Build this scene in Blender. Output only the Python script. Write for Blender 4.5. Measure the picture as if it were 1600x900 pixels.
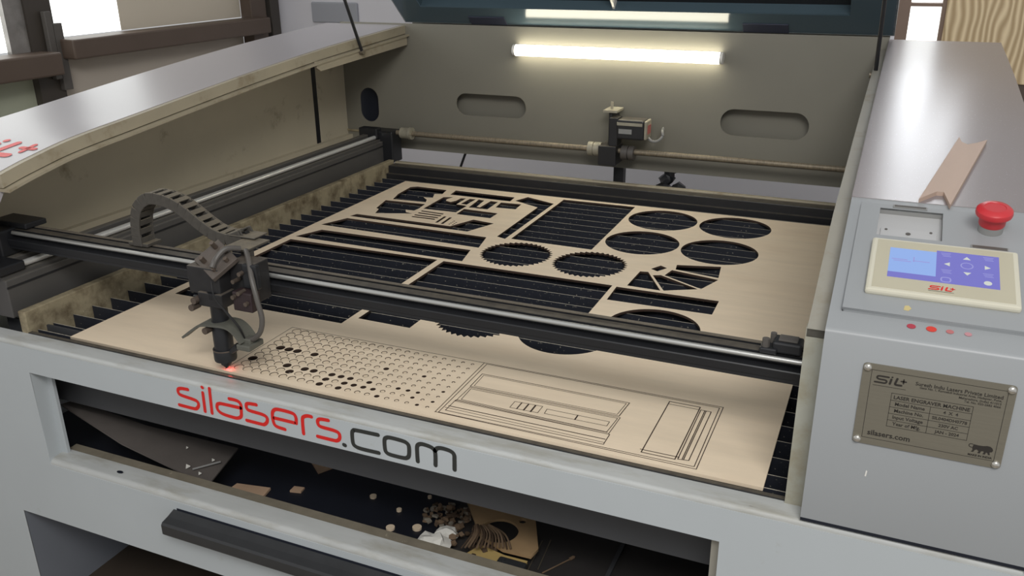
import bpy, bmesh, math, random
from mathutils import Matrix, Vector
random.seed(7)
for o in list(bpy.data.objects): bpy.data.objects.remove(o)
scene = bpy.context.scene
col = scene.collection

# ------------------------------------------------------------------ camera, world, lights, exposure
# metres; plywood top is z = 0, x runs along the machine front, y to its back
cam_d = bpy.data.cameras.new('camera'); cam = bpy.data.objects.new('camera', cam_d); col.objects.link(cam)
cam_d.sensor_fit = 'HORIZONTAL'; cam_d.sensor_width = 36; cam_d.lens = 30.80; cam_d.clip_start = 0.02
r = Vector((0.917225, 0.398290, -0.007953)); d = Vector((0.138245, -0.336961, -0.931314)); f = Vector((-0.373613, 0.853125, -0.364131))
M = Matrix(((r.x, -d.x, -f.x), (r.y, -d.y, -f.y), (r.z, -d.z, -f.z))).to_4x4()
cam.matrix_world = Matrix.Translation((1.30915, -1.00101, 0.65063)) @ M
scene.camera = cam

W = bpy.data.worlds.new('world'); scene.world = W; W.use_nodes = True
W.node_tree.nodes['Background'].inputs[0].default_value = (0.98, 0.99, 1.0, 1)
W.node_tree.nodes['Background'].inputs[1].default_value = 0.50

def area(name, loc, target, sx, sy, power, color):
    l = bpy.data.lights.new(name, 'AREA'); l.shape = 'RECTANGLE'; l.size = sx; l.size_y = sy
    l.energy = power; l.color = color
    o = bpy.data.objects.new(name, l); col.objects.link(o); o.location = loc
    o.rotation_euler = (Vector(target) - Vector(loc)).to_track_quat('-Z', 'Y').to_euler()
    return o
area('front_fill_light', (1.7, -1.7, 1.95), (0.2, 0.7, 0), 1.3, 0.7, 46, (1, 0.985, 0.96))  # added fill from the front right, not a fixture of the room

vs = scene.view_settings
vs.view_transform = 'Standard'; vs.look = 'None'; vs.gamma = 1.0; vs.use_curve_mapping = False
vs.exposure = 0.0

# ------------------------------------------------------------------ materials
def lin(c):
    return tuple(((v/255)/12.92 if v/255 <= 0.04045 else ((v/255+0.055)/1.055)**2.4) for v in c) + (1,)
def mat(name, c, rough=0.5, metal=0.0, var=None, dirt=None, top=None, bump=None, spec=None, emit=None, coat=0):
    """var=(scale, amount[, stretch]); dirt=(colour, scale, lo, hi); top=(dust colour, amount) on faces that look up"""
    m = bpy.data.materials.new(name); m.use_nodes = True
    N = m.node_tree.nodes; L = m.node_tree.links; b = N['Principled BSDF']
    b.inputs['Roughness'].default_value = rough; b.inputs['Metallic'].default_value = metal
    if spec is not None: b.inputs['Specular IOR Level'].default_value = spec
    if coat: b.inputs['Coat Weight'].default_value = coat; b.inputs['Coat Roughness'].default_value = 0.15
    base = lin(c)
    if emit:
        b.inputs['Base Color'].default_value = base
        b.inputs['Emission Color'].default_value = lin(emit[0]); b.inputs['Emission Strength'].default_value = emit[1]
        return m
    tc = N.new('ShaderNodeTexCoord')
    def noise(scale, stretch=None, detail=4, rgh=0.6):
        n = N.new('ShaderNodeTexNoise'); n.inputs['Scale'].default_value = scale; n.inputs['Detail'].default_value = detail
        n.inputs['Roughness'].default_value = rgh
        if stretch:
            mp = N.new('ShaderNodeMapping'); mp.inputs['Scale'].default_value = stretch
            L.new(tc.outputs['Object'], mp.inputs[0]); L.new(mp.outputs[0], n.inputs['Vector'])
        else: L.new(tc.outputs['Object'], n.inputs['Vector'])
        return n
    cur = None
    rgb = N.new('ShaderNodeRGB'); rgb.outputs[0].default_value = base; cur = rgb.outputs[0]
    def mix(fac, a, bcol, mode='MIX'):
        x = N.new('ShaderNodeMix'); x.data_type = 'RGBA'; x.blend_type = mode
        L.new(fac, x.inputs[0]); L.new(a, x.inputs[6])
        if isinstance(bcol, tuple): x.inputs[7].default_value = bcol
        else: L.new(bcol, x.inputs[7])
        return x.outputs[2]
    def ramp(src, lo, hi, a=0.0, z=1.0):
        mr = N.new('ShaderNodeMapRange'); mr.inputs[1].default_value = lo; mr.inputs[2].default_value = hi
        mr.inputs[3].default_value = a; mr.inputs[4].default_value = z; L.new(src, mr.inputs[0]); return mr.outputs[0]
    if var:
        n = noise(var[0], var[2] if len(var) > 2 else None)
        k = 1 - var[1]
        cur = mix(ramp(n.outputs['Fac'], 0.3, 0.7), cur, tuple(v*k for v in base[:3]) + (1,))
    for dd in ([dirt] if dirt and not isinstance(dirt, list) else (dirt or [])):
        n = noise(dd[1], dd[4] if len(dd) > 4 else None, 8, 0.65)
        cur = mix(ramp(n.outputs['Fac'], dd[2], dd[3]), cur, lin(dd[0]))
    if top:
        g = N.new('ShaderNodeNewGeometry'); sx = N.new('ShaderNodeSeparateXYZ'); L.new(g.outputs['Normal'], sx.inputs[0])
        n = noise(60); m1 = N.new('ShaderNodeMath'); m1.operation = 'MULTIPLY'
        L.new(ramp(sx.outputs[2], 0.6, 0.95), m1.inputs[0]); L.new(ramp(n.outputs['Fac'], 0.25, 0.75, top[1]*0.35, top[1]), m1.inputs[1])
        cur = mix(m1.outputs[0], cur, lin(top[0]))
    L.new(cur, b.inputs['Base Color'])
    if bump:
        n = noise(bump[0], bump[2] if len(bump) > 2 else None); bp_ = N.new('ShaderNodeBump')
        bp_.inputs['Strength'].default_value = bump[1]; bp_.inputs['Distance'].default_value = 0.002
        L.new(n.outputs['Fac'], bp_.inputs['Height']); L.new(bp_.outputs[0], b.inputs['Normal'])
    return m

M_PAINT = mat('grey_paint', (186, 192, 195), 0.42, var=(3, 0.06), dirt=((150, 146, 132), 9, 0.66, 0.82))
M_SILL = mat('grimy_grey_paint', (186, 188, 186), 0.5, var=(9, 0.12, (1, 4, 4)), dirt=[((142, 136, 118), 7, 0.5, 0.85, (1, 4, 4)), ((84, 78, 66), 60, 0.68, 0.78, (0.5, 3, 3))])
M_CAB = mat('cabinet_paint', (152, 155, 157), 0.4, var=(2, 0.05), bump=(900, 0.04))
M_HOOD = mat('hood_paint', (172, 168, 171), 0.31, spec=0.4, var=(1.5, 0.05), dirt=((225, 228, 235), 420, 0.66, 0.72), bump=(500, 0.012))
M_HOODR = mat('cabinet_top_paint', (138, 130, 130), 0.25, spec=0.45, var=(1.5, 0.05), dirt=((190, 194, 204), 420, 0.64, 0.72), bump=(500, 0.018))
M_BEIGE = mat('stained_beige_paint', (196, 187, 166), 0.5, var=(4, 0.12), dirt=((120, 106, 80), 11, 0.6, 0.8))
M_STRIP = mat('yellowed_ledge_paint', (172, 162, 140), 0.5, var=(8, 0.14), dirt=((128, 112, 84), 16, 0.55, 0.78))
M_BACK = mat('back_panel_paint', (126, 123, 112), 0.5, var=(2.5, 0.1))
M_DIRTY = mat('dust_caked_steel', (164, 152, 124), 0.8, var=(14, 0.35), dirt=[((84, 70, 50), 22, 0.45, 0.7), ((196, 186, 160), 70, 0.68, 0.76)])
M_BLACK = mat('black_anodised_metal', (40, 40, 42), 0.45, var=(20, 0.2), top=((120, 112, 98), 0.55))
M_STRIPD = mat('dusty_edge', (112, 104, 92), 0.6, var=(30, 0.3))
M_BAR = mat('worn_black_bar', (52, 53, 55), 0.4, var=(30, 0.2))
M_STRIPG = mat('greyed_ledge_paint', (158, 154, 143), 0.5, var=(8, 0.1), dirt=((136, 126, 102), 14, 0.55, 0.8))
M_DIRTY2 = mat('brown_dust_strip', (128, 120, 104), 0.8, var=(20, 0.3), dirt=((190, 180, 156), 60, 0.66, 0.75))
M_CHUTE = mat('chute_steel', (98, 92, 88), 0.65, var=(14, 0.2))
M_BLACKC = mat('clean_black_metal', (34, 35, 38), 0.42, var=(20, 0.15))
M_RAIL = mat('rail_black', (82, 80, 78), 0.5, var=(10, 0.12), top=((124, 118, 108), 0.6))
M_SLAT = mat('dark_steel_slat', (40, 43, 52), 0.55, var=(14, 0.25), dirt=((170, 165, 150), 150, 0.62, 0.69), top=((214, 206, 188), 1.0))
M_ROD = mat('polished_steel_rod', (235, 235, 232), 0.32, 0.55)
M_ROD2 = mat('oiled_steel_rod', (196, 196, 192), 0.28, 0.7)
M_STEEL = mat('dull_steel', (150, 140, 124), 0.45, 0.7, var=(60, 0.4))
M_ALU = mat('dusty_aluminium', (176, 170, 152), 0.5, 0.3, var=(40, 0.3))
M_CHAIN = mat('dusty_grey_plastic', (78, 74, 68), 0.7, var=(50, 0.25), top=((150, 138, 116), 0.6))
M_HEAD = mat('head_dusty_black', (40, 39, 40), 0.55, var=(50, 0.3), top=((118, 108, 96), 0.7))
M_HEADP = mat('dusty_mirror_plate', (90, 81, 74), 0.6, var=(60, 0.3))
M_BRKT = mat('bracket_grey_paint', (96, 96, 88), 0.5, var=(40, 0.2))
M_KNOB = mat('brass_knob', (112, 100, 90), 0.4, 0.5, var=(80, 0.3))
M_HOSE = mat('grey_rubber_hose', (84, 80, 76), 0.5)
M_HOSEB = mat('black_rubber', (26, 25, 25), 0.5)
M_PLY = mat('birch_plywood', (240, 221, 194), 0.6, var=(5, 0.10, (1.2, 7, 1)), dirt=((224, 202, 174), 4, 0.5, 0.85, (0.6, 1.6, 1)))
M_PLYEDGE = mat('cut_ply', (234, 214, 186), 0.6, var=(6, 0.1, (1.2, 7, 1)))
M_CHAR = mat('charred_line', (56, 40, 30), 0.8)
M_RED = mat('red_vinyl', (214, 34, 30), 0.45)
M_INK = mat('charcoal_vinyl', (46, 48, 46), 0.5)
M_PLATE = mat('brushed_plate', (122, 117, 104), 0.42, 0.2, var=(30, 0.08, (1, 1, 20)))
M_PRINT = mat('dark_print', (44, 40, 36), 0.5)
M_SCREW = mat('bright_screw', (215, 212, 205), 0.22, 0.9)
M_BEZEL2 = mat('cream_overlay', (186, 180, 158), 0.5, var=(10, 0.05))
M_BEZEL = mat('cream_plastic', (206, 202, 184), 0.45, var=(10, 0.05))
M_SCR1 = mat('lcd_light_blue', (20, 30, 60), 0.15, emit=((150, 182, 240), 0.85))
M_SCR2 = mat('lcd_violet', (20, 18, 60), 0.15, emit=((124, 122, 206), 0.8))
M_SCR3 = mat('lcd_icon_pale', (40, 40, 60), 0.2, emit=((226, 232, 220), 0.75))
M_SCR4 = mat('lcd_icon_faint', (40, 40, 60), 0.2, emit=((158, 158, 224), 0.8))
M_ESTOP = mat('red_plastic', (194, 50, 56), 0.35)
M_GREYP = mat('grey_plastic', (140, 140, 138), 0.45)
M_LABEL = mat('dark_label', (88, 84, 80), 0.5)
M_RECESS = mat('recess_plate', (190, 190, 190), 0.35, 0.2)
M_LID = mat('teal_grey_lid', (70, 86, 95), 0.13, var=(3, 0.08))
M_LIDG = mat('dark_lid_glass', (24, 40, 52), 0.12, coat=0.5)
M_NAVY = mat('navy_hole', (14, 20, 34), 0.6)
M_TUBE = mat('tube_diffuser', (240, 240, 235), 0.4, emit=((255, 247, 222), 14.0))
M_CAPW = mat('white_plastic', (222, 220, 214), 0.4)
M_PIT = mat('sooty_steel', (54, 51, 50), 0.7, var=(12, 0.3), dirt=((120, 112, 100), 160, 0.73, 0.77))
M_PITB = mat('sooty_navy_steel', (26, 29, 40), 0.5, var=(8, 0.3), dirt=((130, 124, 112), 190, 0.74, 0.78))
M_BAFFLE = mat('baffle_steel', (66, 67, 70), 0.6, var=(10, 0.12))
M_LEG = mat('leg_blue_grey', (120, 124, 132), 0.5, var=(4, 0.05))
M_BASE = mat('brown_base', (70, 60, 50), 0.7, var=(6, 0.25))
M_PAPER = mat('white_paper', (226, 224, 216), 0.8)
M_CARD = mat('raw_ply_offcut', (176, 146, 108), 0.75, var=(16, 0.2))
M_CARD2 = mat('yellow_ply_offcut', (190, 164, 104), 0.75, var=(20, 0.25))
M_CHIP = mat('wood_chip', (126, 104, 82), 0.8, var=(40, 0.4))
M_CHIPG = mat('grey_chip', (150, 142, 128), 0.8, var=(40, 0.3))
M_PINK = mat('pinkish_scrap', (200, 168, 140), 0.75, var=(16, 0.2))
M_CHIPD = mat('burnt_chip', (84, 66, 50), 0.8, var=(40, 0.4))
M_WALL = mat('white_wall', (232, 230, 236), 0.8, var=(2, 0.03))
M_WALLB = mat('beige_wall', (190, 180, 168), 0.8, var=(2, 0.04))
M_GREEN = mat('pale_green_panel', (176, 180, 160), 0.6, var=(2, 0.05))
M_FRAME = mat('brown_window_frame', (92, 78, 68), 0.5, var=(5, 0.12))
M_FRAMED = mat('dark_frame', (66, 60, 54), 0.5, var=(5, 0.12))
M_PANE = mat('bright_pane', (235, 238, 236), 0.3, emit=((250, 253, 250), 2.0))
M_PANE2 = mat('brightest_pane', (235, 238, 236), 0.3, emit=((245, 250, 255), 6.5))
M_FRAME2 = mat('light_brown_frame', (140, 118, 104), 0.5, var=(5, 0.1))
M_BLIND = mat('cream_blind', (206, 196, 178), 0.7)
M_FOIL = mat('silvery_curtain', (150, 146, 142), 0.35, 0.3, var=(14, 0.4))
M_FLOOR = mat('floor_tile', (150, 140, 126), 0.5, var=(3, 0.1))
M_SWITCH = mat('grey_cover', (168, 170, 178), 0.5)

# wavy laminate
def wavy():
    m = bpy.data.materials.new('wavy_laminate'); m.use_nodes = True
    N = m.node_tree.nodes; L = m.node_tree.links; b = N['Principled BSDF']; b.inputs['Roughness'].default_value = 0.5
    tc = N.new('ShaderNodeTexCoord'); mp = N.new('ShaderNodeMapping'); mp.inputs['Scale'].default_value = (1, 1, 0.42)
    w = N.new('ShaderNodeTexWave'); w.wave_type = 'BANDS'; w.bands_direction = 'X'
    w.inputs['Scale'].default_value = 15; w.inputs['Distortion'].default_value = 7; w.inputs['Detail'].default_value = 1; w.inputs['Detail Scale'].default_value = 0.9
    cr = N.new('ShaderNodeValToRGB'); cr.color_ramp.elements[0].color = lin((186, 160, 122)); cr.color_ramp.elements[1].color = lin((240, 218, 178))
    bp_ = N.new('ShaderNodeBump'); bp_.inputs['Strength'].default_value = 0.5; bp_.inputs['Distance'].default_value = 0.006
    L.new(tc.outputs['Object'], mp.inputs[0]); L.new(mp.outputs[0], w.inputs[0]); L.new(w.outputs[1], cr.inputs[0]); L.new(cr.outputs[0], b.inputs[0])
    L.new(w.outputs[1], bp_.inputs['Height']); L.new(bp_.outputs[0], b.inputs['Normal'])
    return m
M_WAVY = wavy()

# ------------------------------------------------------------------ mesh helpers
class MB:
    def __init__(s): s.bm = bmesh.new()
    def box(s, x0, x1, y0, y1, z0, z1, bev=0, mtx=None):
        m = Matrix.Translation(((x0+x1)/2, (y0+y1)/2, (z0+z1)/2)) @ Matrix.Diagonal((x1-x0, y1-y0, z1-z0, 1))
        v = bmesh.ops.create_cube(s.bm, size=1, matrix=m)['verts']
        if bev:
            e = list({e for q in v for e in q.link_edges})
            res = bmesh.ops.bevel(s.bm, geom=e, offset=bev, segments=2, affect='EDGES', profile=0.5)
            v = list({q for fc in res['faces'] for q in fc.verts} | {q for q in v if q.is_valid})
        if mtx: bmesh.ops.transform(s.bm, matrix=mtx, verts=v)
        return s
    def cyl(s, a, b, r0, r1=None, n=16, caps=True):
        a = Vector(a); b = Vector(b); r1 = r0 if r1 is None else r1; ax = b-a
        q = ax.to_track_quat('Z', 'Y').to_matrix().to_4x4()
        m = Matrix.Translation((a+b)/2) @ q
        bmesh.ops.create_cone(s.bm, cap_ends=caps, segments=n, radius1=r0, radius2=max(r1, 1e-5), depth=ax.length, matrix=m)
        return s
    def tube(s, pts, rad, n=8):
        P = [Vector(p) for p in pts]; rings = []
        up = Vector((0.13, 0.31, 0.94)).normalized()
        for i, p in enumerate(P):
            t = (P[min(i+1, len(P)-1)] - P[max(i-1, 0)]).normalized()
            u = (up - t*up.dot(t)).normalized(); w = t.cross(u)
            rings.append([s.bm.verts.new(p + (u*math.cos(k*2*math.pi/n) + w*math.sin(k*2*math.pi/n))*rad) for k in range(n)])
        for a, b in zip(rings, rings[1:]):
            for k in range(n): s.bm.faces.new((a[k], a[(k+1) % n], b[(k+1) % n], b[k]))
        s.bm.faces.new(rings[0][::-1]); s.bm.faces.new(rings[-1])
        return s
    def extrude_x(s, prof, x0, x1):        # prof: (y, z) loop
        a = [s.bm.verts.new((x0, y, z)) for y, z in prof]; b = [s.bm.verts.new((x1, y, z)) for y, z in prof]
        n = len(prof)
        for k in range(n): s.bm.faces.new((a[k], a[(k+1) % n], b[(k+1) % n], b[k]))
        s.bm.faces.new(a[::-1]); s.bm.faces.new(b)
        return s
    def prism(s, pts, z0, z1, mtx=None):   # pts: (x, y) loop
        a = [s.bm.verts.new((x, y, z0)) for x, y in pts]; b = [s.bm.verts.new((x, y, z1)) for x, y in pts]
        n = len(pts)
        for k in range(n): s.bm.faces.new((a[k], a[(k+1) % n], b[(k+1) % n], b[k]))
        s.bm.faces.new(a[::-1]); s.bm.faces.new(b)
        if mtx: bmesh.ops.transform(s.bm, matrix=mtx, verts=a+b)
        return s
    def sheet(s, pts, th):                 # bent plate from quads given as lists of 3D points, thickened
        vs_ = [s.bm.verts.new(p) for p in pts]
        return vs_
    def lathe(s, prof, c, n=24, mtx=None): # prof: (r, z)
        rings = []; allv = []
        for rr, z in prof:
            ring = [s.bm.verts.new((c[0]+rr*math.cos(k*2*math.pi/n), c[1]+rr*math.sin(k*2*math.pi/n), c[2]+z)) for k in range(n)]
            rings.append(ring); allv += ring
        for a, b in zip(rings, rings[1:]):
            for k in range(n): s.bm.faces.new((a[k], a[(k+1) % n], b[(k+1) % n], b[k]))
        s.bm.faces.new(rings[0][::-1]); s.bm.faces.new(rings[-1])
        if mtx: bmesh.ops.transform(s.bm, matrix=mtx, verts=allv)
        return s
    def mesh(s, name, smooth=False):
        bmesh.ops.recalc_face_normals(s.bm, faces=s.bm.faces)
        me = bpy.data.meshes.new(name); s.bm.to_mesh(me); s.bm.free()
        if smooth:
            for p in me.polygons: p.use_smooth = True
            me.set_sharp_from_angle(angle=math.radians(35))
        return me
    def build(s, name, m, parent=None, smooth=False):
        return link(name, s.mesh(name, smooth), m, parent)

def link(name, me, m, parent=None):
    o = bpy.data.objects.new(name, me); col.objects.link(o)
    if m is not None and len(me.materials) == 0: me.materials.append(m)
    if parent is not None: adopt(o, parent)
    return o
def adopt(o, parent):
    o.parent = parent
    if parent.type == 'EMPTY': o.matrix_parent_inverse = Matrix.Translation(-parent.location)
def thing(name, loc, label, cat, group=None):
    e = bpy.data.objects.new(name, None); col.objects.link(e); e.location = loc; e.empty_display_size = 0.05
    tag(e, label, cat, group); return e
def tag(o, label, cat, group=None):
    o['label'] = label; o['category'] = cat
    if group: o['group'] = group
    return o
def struct(o): o['kind'] = 'structure'; return o

def filled(outer, holes, th, name, mtx=None):
    """flat plate with real holes, top at local z = 0, made from a filled 2D curve"""
    cu = bpy.data.curves.new(name, 'CURVE'); cu.dimensions = '2D'; cu.fill_mode = 'BOTH'; cu.extrude = th/2
    for loop in [outer] + holes:
        sp = cu.splines.new('POLY'); sp.points.add(len(loop)-1); sp.use_cyclic_u = True
        for p, q in zip(sp.points, loop): p.co = (q[0], q[1], 0, 1)
    ob = bpy.data.objects.new(name, cu)
    me = bpy.data.meshes.new_from_object(ob); bpy.data.objects.remove(ob); bpy.data.curves.remove(cu)
    me.transform(Matrix.Translation((0, 0, -th/2)))
    if mtx: me.transform(mtx)
    me.name = name; return me
def char_edges(me, m0, m1, keep=None):
    me.materials.append(m0); me.materials.append(m1)
    for p in me.polygons:
        if abs(p.normal.z) < 0.5 and not (keep and keep(p.center)): p.material_index = 1
    return me
def circle(cx, cy, rr, n=48): return [(cx+rr*math.cos(2*math.pi*k/n), cy+rr*math.sin(2*math.pi*k/n)) for k in range(n)]
def slot(cx, cz, hw, rr, n=12, vertical=False):
    pts = []
    for k in range(n+1): a = -math.pi/2 + math.pi*k/n; pts.append((hw + rr*math.cos(a), rr*math.sin(a)))
    for k in range(n+1): a = math.pi/2 + math.pi*k/n; pts.append((-hw + rr*math.cos(a), rr*math.sin(a)))
    if vertical: pts = [(-b, a) for a, b in pts]
    return [(cx+a, cz+b) for a, b in pts]
def smooth_path(P, sub=5, closed=False):
    P = [Vector(p) for p in P]; out = []; n = len(P)
    if n < 3: return P
    for i in range(n if closed else n-1):
        g = (lambda k: P[k % n]) if closed else (lambda k: P[max(0, min(n-1, k))])
        a, b, c, d_ = g(i-1), g(i), g(i+1), g(i+2)
        for k in range(sub):
            t = k/sub
            out.append(0.5*((2*b) + (c-a)*t + (2*a-5*b+4*c-d_)*t*t + (3*b-a-3*c+d_)*t**3))
    if not closed: out.append(P[-1])
    return out
def ribbon(mb, P, w, mtx, closed=False, th=0.0004, sub=5):
    """painted stroke: flat strip with round ends, in local x/y, lifted by th"""
    P = smooth_path([(p[0], p[1]) for p in P], sub, closed); n = len(P); Lf = []; Rt = []
    for i, p in enumerate(P):
        a = P[(i-1) % n] if closed else P[max(i-1, 0)]; b = P[(i+1) % n] if closed else P[min(i+1, n-1)]
        t = (b-a).normalized(); nn = Vector((-t.y, t.x)); Lf.append(p+nn*w/2); Rt.append(p-nn*w/2)
    bm = mb.bm; new = []
    def V(q): v = bm.verts.new((q.x, q.y, th)); new.append(v); return v
    vl = [V(q) for q in Lf]; vr = [V(q) for q in Rt]
    for i in range(n if closed else n-1):
        j = (i+1) % n; bm.faces.new((vl[i], vr[i], vr[j], vl[j]))
    if not closed:
        for p, q, vA, vB in ((P[0], P[1], vl[0], vr[0]), (P[-1], P[-2], vr[-1], vl[-1])):
            t = (p-q).normalized(); nn = Vector((-t.y, t.x)); sgn = 1
            arc = [V(p + (nn*math.cos(a) + t*math.sin(a))*w/2) for a in [math.pi*k/6 for k in range(1, 6)]]
            ends = (vA, vB)
            d0 = (ends[0].co.xy - (p+nn*w/2)).length
            loop = [ends[0]] + arc + [ends[1]] if d0 < w*0.3 else [ends[1]] + arc + [ends[0]]
            bm.faces.new(loop)
    bmesh.ops.transform(bm, matrix=mtx, verts=new)
def text_mesh(body, size, mtx, align='LEFT', bold=0.0):
    cu = bpy.data.curves.new('text', 'FONT'); cu.body = body; cu.size = size; cu.align_x = align; cu.resolution_u = 2
    cu.offset = bold; cu.fill_mode = 'FRONT'
    ob = bpy.data.objects.new('text', cu); me = bpy.data.meshes.new_from_object(ob)
    bpy.data.objects.remove(ob); me.transform(mtx); return me
def join_meshes(name, meshes):
    bm = bmesh.new()
    for me in meshes: bm.from_mesh(me)
    out = bpy.data.meshes.new(name); bm.to_mesh(out); bm.free(); return out
FRONT = Matrix(((1, 0, 0, 0), (0, 0, -1, 0), (0, 1, 0, 0), (0, 0, 0, 1)))      # local (x, y, z) -> world (x, -z, y)
def front(y): return Matrix.Translation((0, y, 0)) @ FRONT

# ------------------------------------------------------------------ the room
FZ = -0.80
struct(MB().box(-1.45, 3.4, -2.6, 2.55, FZ-0.05, FZ).build('floor', M_FLOOR))
# left wall: sill wall below, glazing above
wl = struct(MB().box(-1.45, -1.34, -1.2, 2.5, FZ, 0.10).box(-1.45, -1.34, -1.2, 2.5, 1.45, 1.75).build('wall_left', M_WALLB))
w1 = struct(MB().box(-1.40, -1.33, 1.10, 1.20, 0.10, 1.45).build('window_1', M_FRAMED))
MB().box(-1.35, -1.24, 0.2, 1.135, 0.262, 0.335, 0.006).build('transom_bar', M_FRAME, w1)
MB().box(-1.35, -1.25, 1.195, 2.24, 0.302, 0.368, 0.006).build('transom_bar', M_FRAME, w1)
MB().box(-1.36, -1.30, 2.18, 2.28, 0.10, 1.45, 0.004).build('mullion', M_FRAME, w1)
MB().box(-1.36, -1.29, 2.30, 2.36, 0.10, 1.45, 0.004).build('mullion', M_FRAMED, w1)
MB().box(-1.33, -1.31, 1.18, 1.215, 0.20, 0.42, 0.002).box(-1.325, -1.305, 1.15, 1.175, 0.24, 0.46, 0.002).build('latch_strip', M_LABEL, w1)
MB().box(-1.37, -1.36, 1.20, 1.51, 0.37, 1.45).build('pane', M_PANE, w1)
MB().box(-1.37, -1.36, 1.51, 2.18, 0.37, 1.45).build('blind', M_BLIND, w1)
MB().box(-1.37, -1.36, -0.2, 1.03, 0.34, 1.45).build('pane', M_PANE, w1)
MB().box(-1.36, -1.34, 1.03, 1.10, 0.33, 1.45).build('curtain', M_FOIL, w1)
MB().box(-1.375, -1.36, 0.2, 1.10, 0.10, 0.262).build('panel', M_GREEN, w1)
MB().box(-1.375, -1.36, 1.20, 2.18, 0.10, 0.302).build('panel', M_WALLB, w1)
# back wall with its window at the right and a laminate clad door leaf
wb = struct(MB().box(-1.45, 1.27, 2.40, 2.50, FZ, 1.75).box(1.27, 3.0, 2.44, 2.50, FZ, 0.12).build('wall_back', M_WALL))
w2 = struct(MB().box(1.27, 1.308, 2.40, 2.47, 0.12, 1.75).build('window_2', M_FRAME2))
MB().box(1.405, 1.425, 2.40, 2.47, 0.12, 1.75).build('mullion', M_FRAME2, w2)
MB().box(1.27, 1.41, 2.405, 2.46, 0.447, 0.458).build('glazing_bar', M_FRAME2, w2)
MB().box(1.27, 1.41, 2.405, 2.46, 0.80, 0.812).build('glazing_bar', M_FRAME2, w2)
MB().box(1.308, 1.405, 2.46, 2.465, 0.12, 0.81).build('pane', M_PANE, w2)
MB().box(1.308, 1.405, 2.46, 2.465, 0.81, 1.75).build('pane', M_PANE2, w2)
MB().box(1.425, 1.52, 2.46, 2.465, 1.02, 1.60).build('pane', M_PANE2, w2)
MB().box(1.425, 2.2, 2.44, 2.47, 0.98, 1.02).box(1.52, 1.56, 2.44, 2.47, 1.02, 1.60).build('window_rail', M_FRAME2, w2)
d1 = struct(MB().box(1.418, 2.9, 2.385, 2.43, 0.205, 0.98, 0.004).build('door_1', M_WAVY))
MB().box(1.44, 2.9, 2.395, 2.43, FZ, 0.205).build('kick_panel', M_FRAME, d1)
o = MB().box(-1.14, -0.90, 2.388, 2.40, 0.337, 0.425, 0.006).build('wall_cover_plate', M_SWITCH)
tag(o, 'grey rectangular cover plate on the white wall beyond the machine', 'cover plate')

# ------------------------------------------------------------------ the laser machine
mc = thing('laser_cutting_machine', (0.57, 0.69, FZ), 'grey open-lidded laser cutting machine with red and black lettering, filling the room', 'machine')
XL, XR, YF, YB = -0.385, 1.515, -0.045, 1.42
# front frame
def arc(cy, cz, rr, a0, a1, n=6): return [(cy+rr*math.cos(math.radians(a0+(a1-a0)*k/n)), cz+rr*math.sin(math.radians(a0+(a1-a0)*k/n))) for k in range(n+1)]
MB().extrude_x([(-0.010, -0.064), (-0.010, -0.006)] + arc(-0.039, -0.012, 0.006, 90, 180) + [(YF, -0.064)], XL, XR).build('fascia_rail', M_SILL, mc, True)
fr = MB().extrude_x([(YF, -0.392), (YF, -0.258)] + arc(-0.036, -0.257, 0.009, 180, 90) + [(-0.005, -0.246), (-0.005, -0.392)], XL, 1.178).build('sill_rail', M_SILL, mc, True)
MB().box(XL, -0.066, YF, -0.012, -0.258, -0.064).box(-0.0665, -0.052, -0.016, -0.010, -0.247, -0.064).build('stile', M_PAINT, mc)
MB().box(1.178, XR, YF, -0.010, -0.66, -0.064).build('stile', M_PAINT, mc)
MB().box(1.166, 1.1782, -0.030, -0.012, -0.246, -0.064).build('jamb_strip', M_STRIPG, mc)
# one enamelled skin carries the lettering and wraps the slot
link('front_face', filled([(XL, -0.66), (-0.178, -0.66), (-0.178, -0.392), (1.178, -0.392), (1.178, -0.66), (XR, -0.66), (XR, -0.0135), (XL, -0.0135)],
     [[(-0.066, -0.2585), (1.178, -0.2585), (1.178, -0.064), (-0.066, -0.064)]], 0.0008, 'front_face', front(YF-0.0008)), M_PAINT, mc)
MB().box(-0.066, 1.178, -0.006, 0.016, -0.262, -0.2475).build('sill_lip', M_DIRTY2, mc)
MB().prism([(0.092+0.007*math.cos(k*math.pi/6), -0.027+0.0035*math.sin(k*math.pi/6)) for k in range(12)], -0.2462, -0.2455).build('sill_slot', M_NAVY, mc)
MB().box(XL, -0.1785, YF+0.001, 1.40, -0.66, -0.393).build('leg', M_LEG, mc)
MB().box(1.178, XR, -0.010, 1.40, -0.66, -0.392).build('leg', M_LEG, mc)
MB().box(XL, XR, 0.0, 1.42, -0.66, -0.634).build('base_plate', M_BASE, mc)
for x in (-0.30, 1.43):
    for y in (0.06, 1.33): MB().cyl((x, y, FZ), (x, y, FZ+0.03), 0.045, 0.04).cyl((x, y, FZ+0.03), (x, y, -0.66), 0.012).build('foot', M_BLACKC, mc, True)
MB().box(XL, XL+0.003, YF, YB, -0.392, 0.0).build('outer_side_panel', M_PAINT, mc)
MB().box(XR-0.003, XR, YF, YB, -0.392, 0.0).build('outer_side_panel', M_PAINT, mc)
# pull bar on the drawer front
hb = MB().extrude_x([(YF-0.001, -0.296), (YF-0.001, -0.276), (-0.062, -0.281), (-0.076, -0.284), (-0.079, -0.288), (-0.079, -0.306), (-0.076, -0.310), (-0.066, -0.309), (-0.064, -0.298)], 0.232, 0.98).build('pull_bar', M_BAR, mc)
MB().box(0.240, 0.975, YF-0.0018, YF, -0.277, -0.272).build('pull_slot', M_NAVY, hb)
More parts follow.
